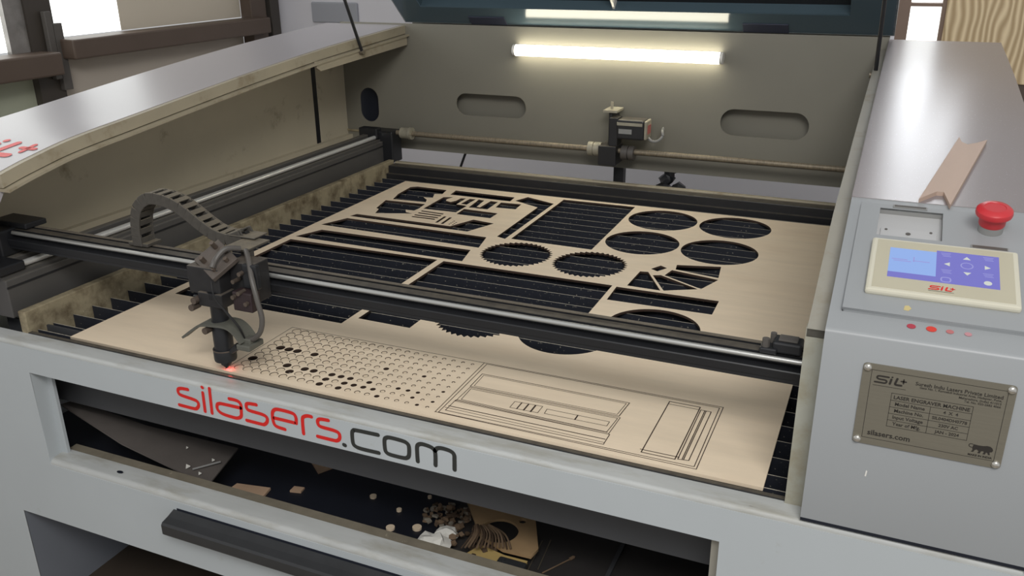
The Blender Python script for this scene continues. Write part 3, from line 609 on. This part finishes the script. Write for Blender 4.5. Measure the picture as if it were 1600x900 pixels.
def sil(mb, mtx, s, th=0.0002):   # the SIL+ mark, unit height 1
    for P, w in (([(1.42, 0.92), (0.95, 0.92), (0.42, 0.92), (0.22, 0.84), (0.20, 0.64), (0.38, 0.53), (0.75, 0.51), (1.06, 0.50), (1.24, 0.40), (1.22, 0.20), (1.02, 0.10), (0.50, 0.10), (0.0, 0.10)], 0.21),
                 ([(1.72, 0.70), (1.62, 0.12)], 0.25), ([(1.78, 0.98), (1.80, 1.0)], 0.2),
                 ([(2.34, 0.90), (2.24, 0.50), (2.18, 0.22), (2.30, 0.12), (2.85, 0.12)], 0.25), ([(2.78, 0.66), (3.30, 0.66)], 0.17), ([(3.04, 0.90), (3.04, 0.42)], 0.17)):
        ribbon(mb, [(a*s, b*s) for a, b in P], w*s, mtx, th=th, sub=3)
# red brand mark on the sloping left hood
mk = MB(); sil(mk, Matrix.Translation((-0.343, 0.064, prof_z(0.064)+0.0006)) @ Matrix.Rotation(math.atan(0.195), 4, 'X'), 0.065, 0.0006); mk.build('painted_mark', M_RED, hl)
lg = MB(); sil(lg, PM @ Matrix.Translation((0.0140, 0.0785, 0)), 0.0095)
ln2 = [(0.0125, 0.0755), (0.046, 0.0755)]; ribbon(lg, ln2, 0.0005, PM, th=0.0002)
lg.build('plate_logo', M_PRINT, pt)
LION = [(121, 19.6), (121.5, 17.4), (120.2, 15.2), (122.6, 15.2), (123.6, 18.0), (125.5, 19.0), (127.5, 17.2), (126.6, 14.8), (129, 14.8), (129.8, 17.6), (132, 18.4), (132.6, 16.6), (131.6, 14.6), (134, 14.6), (134.8, 17.4), (136.2, 16.8), (137.0, 14.8), (138.8, 15), (138, 18.2), (140.2, 19), (141, 21), (140, 23.4), (138, 25), (135, 25.4), (131, 24.4), (126, 24.2), (122, 24.6), (121, 22.4)]
li = MB(); ribbon(li, [(0.1205, 0.0205), (0.1180, 0.0212), (0.1172, 0.0232), (0.1188, 0.0246), (0.1212, 0.0244)], 0.0008, PM, th=0.0002); li.prism([(a/1000, b/1000) for a, b in LION], 0.00005, 0.0002, PM); li.build('lion_emblem', M_PRINT, pt)

# ------------------------------------------------------------------ control console
TH = math.atan(0.262)
CM = Matrix.Translation((0, 0, 0.2686)) @ Matrix.Rotation(TH, 4, 'X')
def cbox(x0, x1, v0, v1, w0, w1, bev=0): return MB().box(x0, x1, v0, v1, w0, w1, bev, CM)
RX0, RX1, RV0, RV1 = 1.3085, 1.3836, 0.1535, 0.2218
me = filled([(1.2845, -0.011), (XR, -0.011), (XR, 0.2315), (1.2845, 0.2315)], [[(RX0, RV0), (RX1, RV0), (RX1, RV1), (RX0, RV1)]], 0.003, 'console_face', CM)
cs = link('control_console', me, M_CAB, mc)
for b in ((1.2847, XR, -0.0108, -0.006, -0.016, -0.0005), (1.2847, 1.2875, -0.0108, 0.231, -0.012, -0.0005), (XR-0.003, XR-0.0002, -0.0108, 0.231, -0.03, -0.0005)):
    cbox(*b).build('console_skirt', M_CAB, cs)
cp = cbox(RX0, RX1, RV0, RV1, -0.012, -0.009).build('recess_floor', M_RECESS, cs)
for b in ((RX0-0.001, RX0, RV0, RV1, -0.012, -0.0005), (RX1, RX1+0.001, RV0, RV1, -0.012, -0.0005), (RX0, RX1, RV0-0.001, RV0, -0.012, -0.0005), (RX0, RX1, RV1, RV1+0.001, -0.012, -0.0005)):
    cbox(*b).build('recess_wall', M_GREYP, cs)
cbox(RX0+0.004, RX1-0.005, RV0+0.001, RV0+0.031, -0.009, -0.0075, 0.0004).build('port_plate', M_RECESS, cp)
for u, v, rd in ((0.0105, 0.0270, 0.0018), (0.0368, 0.0205, 0.0030), (0.0630, 0.0285, 0.0018)):
    MB().lathe([(rd, 0), (rd, 0.0008)], (0, 0, 0), 12, CM @ Matrix.Translation((RX0+u, RV0+v, -0.0076))).build('port_screw', M_LABEL, cp)
l1 = cbox(1.3237, 1.365, 0.2243, 0.2310, 0, 0.0015, 0.0005).build('label_strip', M_GREYP, cs)
cbox(1.3255, 1.3632, 0.2255, 0.2298, 0.0015, 0.0018).build('label_print', M_LABEL, l1)
l2 = cbox(1.4155, 1.4562, 0.1430, 0.1518, 0, 0.0015, 0.0005).build('label_strip', M_GREYP, cs)
cbox(1.417, 1.4547, 0.1447, 0.1500, 0.0015, 0.0019).build('label_print', M_LABEL, l2)
MB().prism([(1.348, -0.001), (1.353, -0.002), (1.356, 0.003), (1.353, 0.008), (1.349, 0.007)], 0, 0.0004, CM).build('tape_residue', mat('yellow_residue', (196, 180, 128), 0.6), cs)
# display
bz = MB().box(1.3050, 1.4646, 0.0205, 0.1355, -0.001, 0.0075, 0.003, CM).build('display_bezel', M_BEZEL, cs)
SW = 0.0078
cbox(1.3115, 1.4588, 0.0270, 0.1305, 0.0070, SW).build('display_face', M_BEZEL2, bz)
cbox(1.3265, 1.3777, 0.0615, 0.1140, SW, SW+0.0003).build('screen_pane', M_SCR1, bz)
cbox(1.3265, 1.3777, 0.0505, 0.0615, SW, SW+0.0003).build('screen_pane', M_SCR2, bz)
cbox(1.3777, 1.4437, 0.0505, 0.1178, SW, SW+0.0003).build('screen_pane', M_SCR2, bz)
SM = CM @ Matrix.Translation((0, 0, SW+0.0003))
def tri(cx, cy, dx, dy, s=0.0040):
    t = Vector((dx, dy)); n_ = Vector((-dy, dx)); c0 = Vector((cx, cy))
    MB().prism([tuple(c0+t*s*0.8), tuple(c0-t*s*0.7+n_*s), tuple(c0-t*s*0.7-n_*s)], 0, 0.0002, SM).build('arrow_icon', M_SCR3, bz)
tri(1.410, 0.1073, 0, 1); tri(1.3893, 0.0905, -1, 0); tri(1.4315, 0.0919, 1, 0); tri(1.4105, 0.0747, 0, -1)
MB().prism(circle(1.4316, 0.0603, 0.0042, 20), 0, 0.0002, SM).build('round_icon', M_SCR3, bz)
ic = MB()
ribbon(ic, circle(1.4101, 0.0911, 0.0062, 10), 0.0014, SM, closed=True, th=0.0002)
for cx, cy in ((1.3877, 0.1091), (1.3886, 0.0735), (1.4320, 0.0750), (1.4326, 0.1095)):
    for k in range(3): ribbon(ic, [(cx-0.005+0.001*k, cy-0.003*k+0.004), (cx+0.005-0.001*(k % 2), cy-0.003*k+0.004)], 0.0012, SM, th=0.0002)
ribbon(ic, [(1.3845, 0.0535), (1.3845, 0.0610), (1.3925, 0.0610), (1.3925, 0.0535)], 0.0016, SM, closed=True, th=0.0002)
ic.build('screen_icons', M_SCR4, bz)['kind'] = 'stuff'
gl = MB()
for y0, x0, x1 in ((0.0895, 1.330, 1.346), (0.0862, 1.332, 1.350), (0.089, 1.353, 1.370)): ribbon(gl, [(x0, y0), (x1, y0)], 0.0016, SM, th=0.0002)
ribbon(gl, [(1.3535, 0.097), (1.3535, 0.087)], 0.0012, SM, th=0.0002)
gl.build('screen_readout', M_SCR4, bz)['kind'] = 'stuff'
lg = MB(); sil(lg, SM @ Matrix.Translation((1.3715, 0.0345, 0)), 0.0080); lg.build('bezel_logo', M_RED, bz)
lg = MB(); ribbon(lg, [(1.3710, 0.0322), (1.3970, 0.0322)], 0.0005, SM, th=0.0001); lg.build('logo_underline', M_PRINT, bz)
# emergency stop
EM = CM @ Matrix.Translation((1.4370, 0.1905, 0))
es = MB().lathe([(0.0140, -0.002), (0.0140, 0.009), (0.0132, 0.010)], (0, 0, 0), 28, EM).build('stop_button_collar', M_GREYP, cs, True)
MB().lathe([(0.0140, 0.009), (0.0150, 0.011), (0.0152, 0.020), (0.0162, 0.022), (0.0203, 0.0235), (0.0210, 0.026), (0.0203, 0.030), (0.0170, 0.033), (0.0120, 0.0338), (0.0115, 0.0332), (0.0005, 0.0332)], (0, 0, 0), 32, EM).build('stop_button', M_ESTOP, es, True)
# worn indicator stickers on the strip below the console
IM = Matrix.Translation((0, -0.045, 0.25)) @ Matrix.Rotation(math.atan(0.28), 4, 'X')
for x, c3, rd in ((1.3577, (170, 60, 74), 0.0040), (1.3779, (206, 62, 50), 0.0046), (1.3962, (180, 110, 110), 0.0034), (1.4140, (186, 134, 140), 0.0032)):
    MB().prism([(rd*1.15*math.cos(k*math.pi/8), rd*math.sin(k*math.pi/8)) for k in range(16)], 0, 0.0005, IM @ Matrix.Translation((x, 0.0265, 0.0003))).build('indicator_sticker', mat('sticker_%d' % int(x*10000), c3, 0.5), cs)

# ------------------------------------------------------------------ plywood sheet with its cut-outs
HOLES = {
 'h1': [(0.054,1.07),(0.049,1.148),(0.064,1.162),(0.162,1.158),(0.171,1.114),(0.149,1.109),(0.164,1.071),(0.137,1.067),(0.158,1.047),(0.168,1.023),(0.068,1.018)],
 'h2': [(0.072,0.924),(0.055,1.001),(0.175,1.006),(0.18,0.964),(0.178,0.941),(0.153,0.94),(0.165,0.92),(0.187,0.915),(0.095,0.882),(0.083,0.919)],
 'b1': [(0.194,1.119),(0.189,1.163),(0.374,1.158),(0.378,1.117)],
 'h3': [(0.192,0.966),(0.189,1.087),(0.214,1.097),(0.207,1.074),(0.212,1.057),(0.23,1.051),(0.238,1.067),(0.239,1.094),(0.253,1.099),(0.255,1.036),(0.288,1.033),(0.288,0.968)],
 'h3b': [(0.264,1.045),(0.265,1.098),(0.282,1.101),(0.282,1.044)],
 'h4': [(0.299,1.022),(0.291,1.102),(0.309,1.098),(0.316,1.035),(0.327,1.033),(0.328,1.1),(0.35,1.099),(0.353,1.022)],
 'h5': [(0.366,1.048),(0.36,1.097),(0.418,1.101),(0.422,1.052)],
 'h6': [(0.297,0.954),(0.294,1.004),(0.394,0.999),(0.394,0.953)],
 's0': [(0.198,0.941),(0.197,0.949),(0.265,0.945),(0.265,0.937)], 's1': [(0.199,0.923),(0.198,0.931),(0.267,0.928),(0.268,0.92)],
 's2': [(0.199,0.903),(0.198,0.911),(0.267,0.91),(0.268,0.902)], 's3': [(0.2,0.887),(0.199,0.895),(0.267,0.895),(0.267,0.887)],
 'd0': [(0.28,0.867),(0.277,0.923),(0.284,0.923),(0.287,0.868)], 'd1': [(0.298,0.863),(0.294,0.92),(0.301,0.921),(0.305,0.864)],
 'h7': [(0.047,0.835),(0.055,0.857),(0.33,0.853),(0.36,0.925),(0.422,0.914),(0.389,0.83)],
 'h8': [(0.022,0.744),(0.052,0.816),(0.452,0.806),(0.468,0.729)],
 'h9': [(0.02,0.64),(0.049,0.708),(0.458,0.707),(0.474,0.631)],
 'h10': [(0.023,0.617),(0.419,0.619),(0.420,0.238),(0.023,0.236)],
 'h11': [(0.436,0.616),(0.826,0.615),(0.828,0.45),(0.548,0.45),(0.548,0.268),(0.436,0.270)],
 'r1': [(0.508,1.188),(0.709,1.190),(0.714,0.814),(0.511,0.818)],
 'h12': [(0.389,1.128),(0.407,1.175),(0.497,1.139),(0.498,0.812),(0.473,0.821),(0.47,1.09)],
 'f0': [(0.873,0.741),(0.888,0.769),(0.904,0.758),(0.89,0.731)], 'f1': [(0.856,0.717),(0.873,0.72),(0.924,0.624),(0.854,0.626)],
 'f2': [(0.887,0.704),(0.903,0.711),(0.992,0.66),(0.93,0.626)], 'f3': [(0.91,0.713),(0.917,0.750),(1.02,0.728),(0.998,0.663)],
 'f4': [(0.919,0.786),(1.01,0.81),(1.018,0.739),(0.923,0.757)],
 'h14': [(0.836,0.611),(1.044,0.612),(1.045,0.54),(0.839,0.537)],
}
holes = list(HOLES.values())
for k in range(7): holes.append([(0.318+0.010*(k % 2), 0.866+0.009*(k//2)), (0.322+0.010*(k % 2), 0.866+0.009*(k//2)), (0.322+0.010*(k % 2), 0.871+0.009*(k//2)), (0.318+0.010*(k % 2), 0.871+0.009*(k//2))])
for c in ((0.807, 1.100), (0.987, 1.104), (0.807, 0.908), (0.987, 0.907), (0.957, 0.440), (0.821, 0.353)): holes.append(circle(c[0], c[1], 0.086, 56))
for c in ((0.566, 0.721), (0.741, 0.720), (0.649, 0.353)):
    gp = []
    for k in range(40):
        a0 = 2*math.pi*k/40
        gp.append((c[0]+0.0755*math.cos(a0), c[1]+0.0755*math.sin(a0))); gp.append((c[0]+0.0835*math.cos(a0+0.105), c[1]+0.0835*math.sin(a0+0.105)))
    holes.append(gp)
DARK = {(0, 2), (1, 5), (2, 5), (3, 5), (5, 5), (4, 2), (5, 1), (6, 2), (7, 2), (9, 2), (10, 2), (11, 2), (9, 1), (9, 0), (11, 1), (12, 1), (13, 1), (13, 2), (14, 1), (11, 0), (15, 0), (13, 5), (17, 5), (16, 2), (17, 2), (18, 2), (18, 1), (19, 0), (20, 1), (20, 3)}
discs = []
for i in range(21):
    for j in range(10):
        cx, cy, rr = 0.3640+0.0178*i, 0.0200+0.0175*j, 0.0084-0.00027*i
        holes.append(circle(cx, cy, rr, 24))
        if (i, j) not in DARK: discs.append((cx, cy, rr))
ply = link('plywood_sheet', char_edges(filled([(0, 0), (1.22, 0), (1.22, 1.205), (0, 1.205)], holes, 0.005, 'plywood_sheet'), M_PLY, M_CHAR, lambda c: c.x < 1e-4 or c.y < 1e-4 or c.x > 1.2199 or c.y > 1.2049), None)
tag(ply, 'tan plywood sheet with gears, discs and strips cut out, lying on the machine bed', 'plywood')
dm = char_edges(MB().prism(circle(0, 0, 1, 24), -0.0049, -0.0003).mesh('cut_disc'), M_PLYEDGE, M_CHAR)
for cx, cy, rr in discs:
    o = link('cut_disc', dm, None, ply); k = rr-0.0011
    o.location = (cx, cy, -random.uniform(0, 0.0004)); o.scale = (k, k, 1)
sc = MB()
def seg(a, b, w=0.0011): ribbon(sc, [a, b], w*1.25, Matrix.Identity(4), th=0.0002)
def loop(P, w=0.0011, close=True):
    for a, b in zip(P, P[1:] + (P[:1] if close else [])): seg(a, b, w)
loop([(0.3475, 0.006), (0.347, 0.188), (0.736, 0.190)], close=False, w=0.0009)
loop([(0.738, 0.011), (0.736, 0.190), (1.133, 0.191), (1.132, 0.009)], 0.001, False); seg((0.738, 0.012), (1.132, 0.009), 0.001)
loop([(0.743, 0.013), (0.742, 0.187), (1.128, 0.187), (1.128, 0.014)], 0.001)
loop([(0.751, 0.105), (0.750, 0.152), (0.999, 0.150), (0.996, 0.105)]); loop([(0.756, 0.109), (0.7545, 0.148), (0.995, 0.146), (0.992, 0.109)], 0.0008)
loop([(0.757, 0.061), (0.7555, 0.098), (0.996, 0.098), (0.993, 0.055)], 0.0009); loop([(0.751, 0.053), (0.752, 0.102), (0.999, 0.1015), (0.997, 0.050)], 0.0009)
loop([(0.750, 0.022), (0.750, 0.056), (0.999, 0.050), (0.999, 0.021)], 0.0010); seg((0.7485, 0.036), (0.997, 0.035), 0.0015)
seg((0.752, 0.058), (0.995, 0.0535), 0.0008); seg((0.745, 0.030), (0.999, 0.026), 0.0008)
loop([(0.836, 0.067), (0.836, 0.087), (0.881, 0.089), (0.881, 0.068)], 0.0008)
for k, w in ((1, 0.0016), (2, 0.002), (3, 0.0022)): seg((0.836+0.0113*k, 0.0673), (0.836+0.0113*k, 0.0875), w)
loop([(0.891, 0.070), (0.890, 0.084), (0.988, 0.084), (0.988, 0.071)], 0.0008); seg((0.939, 0.0705), (0.939, 0.084), 0.0018)
loop([(1.053, 0.022), (1.054, 0.178), (1.101, 0.178), (1.100, 0.022)], 0.0013); seg((1.054, 0.170), (1.101, 0.170), 0.0009); seg((1.050, 0.029), (1.104, 0.029), 0.0013)
loop([(1.1035, 0.024), (1.1035, 0.170), (1.119, 0.170), (1.118, 0.026)], 0.0011); seg((1.109, 0.026), (1.1095, 0.170), 0.0011); seg((1.111, 0.026), (1.1115, 0.170), 0.0011)
sc.build('scored_lines', M_CHAR, ply)

# ------------------------------------------------------------------ wooden offcut lying on the cabinet
OM = Matrix.Translation((0, 0.305, 0.3352)) @ Matrix.Rotation(math.atan(0.108), 4, 'X') @ Matrix.Translation((0, -0.305, 0))
OP = [(1.3536, 0.2418), (1.4063, 0.5322), (1.4094, 0.5072), (1.4175, 0.4967), (1.4301, 0.5074), (1.4452, 0.5263), (1.391, 0.2291), (1.3836, 0.2764), (1.3751, 0.276)]
oc = MB().prism(OP, 0.0, 0.006, OM).build('plywood_offcut', mat('pinkish_ply', (196, 172, 156), 0.6, var=(10, 0.12, (1, 0.3, 1))))
tag(oc, 'notched strip of pale plywood lying on top of the grey control cabinet', 'offcut')

# ------------------------------------------------------------------ scraps in the debris tray
TZ = -0.3245
DG = 'loose cut discs in the tray'
for x, y, rr, lb in ((0.580, 0.110, 0.0080, 'round plywood disc near the sill, left of the pair beside the paper'), (0.624, 0.129, 0.0085, 'round plywood disc next to the white crumpled paper'),
                     (0.500, 0.181, 0.0065, 'round plywood disc deep in the dark tray, leftmost of the discs'), (0.567, 0.163, 0.0050, 'small round disc midway along the dark tray'), (0.600, 0.221, 0.0040, 'tiny round disc behind the chip heap, under the baffle')):
    tag(MB().prism(circle(x, y, rr, 20), TZ, TZ+0.004).build('wooden_disc', M_PLYEDGE), lb, 'disc', DG)
FO = [(0.690, 0.200), (0.722, 0.206), (0.822, 0.206), (0.860, 0.126), (0.856, 0.102), (0.806, 0.100), (0.756, 0.118)]
o = link('frame_offcut', filled(FO, [circle(0.780, 0.145, 0.033, 36), circle(0.806, 0.186, 0.007, 16)], 0.005, 'frame_offcut', Matrix.Translation((0, 0, TZ+0.030))), M_CARD)
tag(o, 'brown plywood offcut with a large round hole on the scrap pile', 'offcut')
o = MB().prism([(0.748, 0.078), (0.761, 0.108), (0.810, 0.099), (0.851, 0.100), (0.852, 0.090), (0.805, 0.064), (0.770, 0.062)], TZ+0.016, TZ+0.021).build('plate_offcut', M_CARD2)
tag(o, 'yellowish plywood offcut at the front of the scrap pile', 'offcut')
def crumple(cx, cy, rx, ry, hz, label):
    bm = bmesh.new(); bmesh.ops.create_icosphere(bm, subdivisions=2, radius=1)
    for v in bm.verts:
        k = random.uniform(0.66, 1.15); v.co = Vector((cx+v.co.x*rx*k, cy+v.co.y*ry*k, TZ+hz+v.co.z*hz*k*0.95))
    me = bpy.data.meshes.new('crumpled_paper'); bm.to_mesh(me); bm.free()
    o = link('crumpled_paper', me, M_PAPER); tag(o, label, 'paper'); return o
crumple(0.685, 0.080, 0.030, 0.026, 0.020, 'crumpled white paper at the left front of the scrap pile')
crumple(0.690, 0.118, 0.026, 0.018, 0.014, 'greyish crumpled paper scrap tucked behind the white one')
o = MB().prism([(0.743, 0.064), (0.748, 0.076), (0.769, 0.062)], TZ+0.0215, TZ+0.0225).build('paper_scrap', M_PAPER); tag(o, 'small white triangular paper scrap on the yellowish offcut', 'paper')
o = MB().box(0.808, 0.858, 0.056, 0.084, TZ+0.022, TZ+0.032, 0.004).cyl((0.818, 0.074, TZ+0.032), (0.818, 0.074, TZ+0.034), 0.004, n=10).build('metal_bracket', M_BAR); tag(o, 'dark metal bracket lying at the right front of the scrap pile', 'bracket')
def chip(x, y, z, s, m, label, group):
    n = random.choice((4, 5, 6)); a0 = random.random()*6
    P = [(s*random.uniform(0.6, 1)*math.cos(a0+2*math.pi*k/n), s*random.uniform(0.5, 0.9)*math.sin(a0+2*math.pi*k/n)) for k in range(n)]
    mt = Matrix.Translation((x, y, z)) @ Matrix.Rotation(random.uniform(-0.5, 0.5), 4, 'X') @ Matrix.Rotation(random.uniform(-0.4, 0.4), 4, 'Y')
    o = MB().prism(P, -0.002, 0.002, mt).build('wood_chip', m); tag(o, label, 'wood chip', group)
for k in range(80):
    a = random.random()*6.28; q = math.sqrt(random.random())
    x = 0.660+0.046*q*math.cos(a); y = 0.176+0.042*q*math.sin(a)
    chip(x, y, TZ+0.005+0.018*(1-q)*random.random(), random.uniform(0.004, 0.009), random.choice((M_CHIP, M_CHIP, M_CHIPG, M_CHIPD)), 'small irregular wood chip in the scrap heap behind the crumpled paper', 'chips in the tray heap')
for k in range(34):
    a = random.random()*6.28; q = math.sqrt(random.random())
    chip(0.745+0.050*q*math.cos(a), 0.118+0.045*q*math.sin(a), TZ+0.012+0.010*random.random(), random.uniform(0.005, 0.011), random.choice((M_CHIP, M_CHIPD, M_CHIPD)), 'burnt wood chip lying under and beside the round-holed offcut', 'chips around the offcut')
for k in range(14):
    t = k/13; x0, y0 = 0.735+0.030*t, 0.135+0.010*t; x1, y1 = 0.742+0.078*t, 0.072+0.030*t
    z = TZ+0.034+0.0012*(k % 4)
    mb = MB().tube(smooth_path([(x0, y0, z), ((x0+x1)/2+0.006, (y0+y1)/2+0.004, z+0.004), (x1, y1, z)], 4), 0.0014+0.0004*(k % 3), 5)
    tag(mb.build('wood_sliver', random.choice((M_CHIP, M_CHIPD))), 'thin curved wood sliver fanned across the round hole of the offcut', 'sliver', 'slivers on the scrap pile')
def scrap(P, z, th, m, lb): tag(MB().prism(P, z, z+th).build('ply_scrap', m), lb, 'offcut')
scrap([(0.234, 0.092), (0.235, 0.111), (0.305, 0.124), (0.310, 0.094)], TZ+0.001, 0.005, M_PINK, 'pinkish plywood scrap beside the low end of the chute')
scrap([(0.305, 0.078), (0.328, 0.085), (0.306, 0.092)], TZ+0.001, 0.004, M_PINK, 'small pale wood scrap in front of the pinkish one, at the sill')
scrap([(0.343, 0.133), (0.342, 0.149), (0.363, 0.153), (0.365, 0.138)], TZ, 0.004, M_PINK, 'tiny rectangular wood scrap lying alone on the dark tray')
scrap([(0.313, 0.240), (0.373, 0.234), (0.357, 0.206)], TZ, 0.004, M_PINK, 'pale triangular wood scrap deep in the tray under the baffle')
def chute_z(x, y): return -0.230 - (x-0.040)*0.148 + 0.002
o = MB().cyl((0.205, 0.036, chute_z(0.205, 0)+0.003), (0.232, 0.080, chute_z(0.232, 0)+0.004), 0.0018, n=6).build('thin_stick', M_GREYP); tag(o, 'thin grey stick lying on the sloping dark chute', 'stick')
for k, (x, y, s_) in enumerate(((0.190, 0.038, 0.006), (0.222, 0.034, 0.004), (0.150, 0.082, 0.003), (0.215, 0.078, 0.004))):
    o = MB().prism([(x-s_, y+s_*0.8), (x+s_*0.9, y+s_*0.5), (x+s_*0.5, y-s_)], chute_z(x, y)+0.001, chute_z(x, y)+0.003).build('paper_flake', M_PAPER); tag(o, ('larger white triangular flake on the sloping dark chute', 'small white flake near the low end of the chute, before the stick', 'tiny white flake high on the sloping chute', 'pale fleck behind the stick on the chute')[k], 'flake')
for a, b, lb in (((0.845, 0.182, TZ+0.002), (0.852, 0.088, TZ+0.002), 'thin metal wire nearer the scrap pile, left of its twin'), ((0.858, 0.190, TZ+0.002), (0.866, 0.109, TZ+0.002), 'thin metal wire right of its twin, beside the scrap pile')):
    o = MB().cyl(a, b, 0.0011, n=6).build('metal_wire', M_STEEL); tag(o, lb, 'wire')
o = MB().tube([(0.876, 0.103, TZ+0.002), (0.907, 0.155, TZ+0.002), (0.912, 0.163, TZ+0.003)], 0.0013, 6).cyl((0.906, 0.154, TZ+0.002), (0.911, 0.161, TZ+0.003), 0.003, n=8).build('wooden_pick', M_CHIP); tag(o, 'thin wooden pick with a knob end, alone on the tray at right', 'pick')
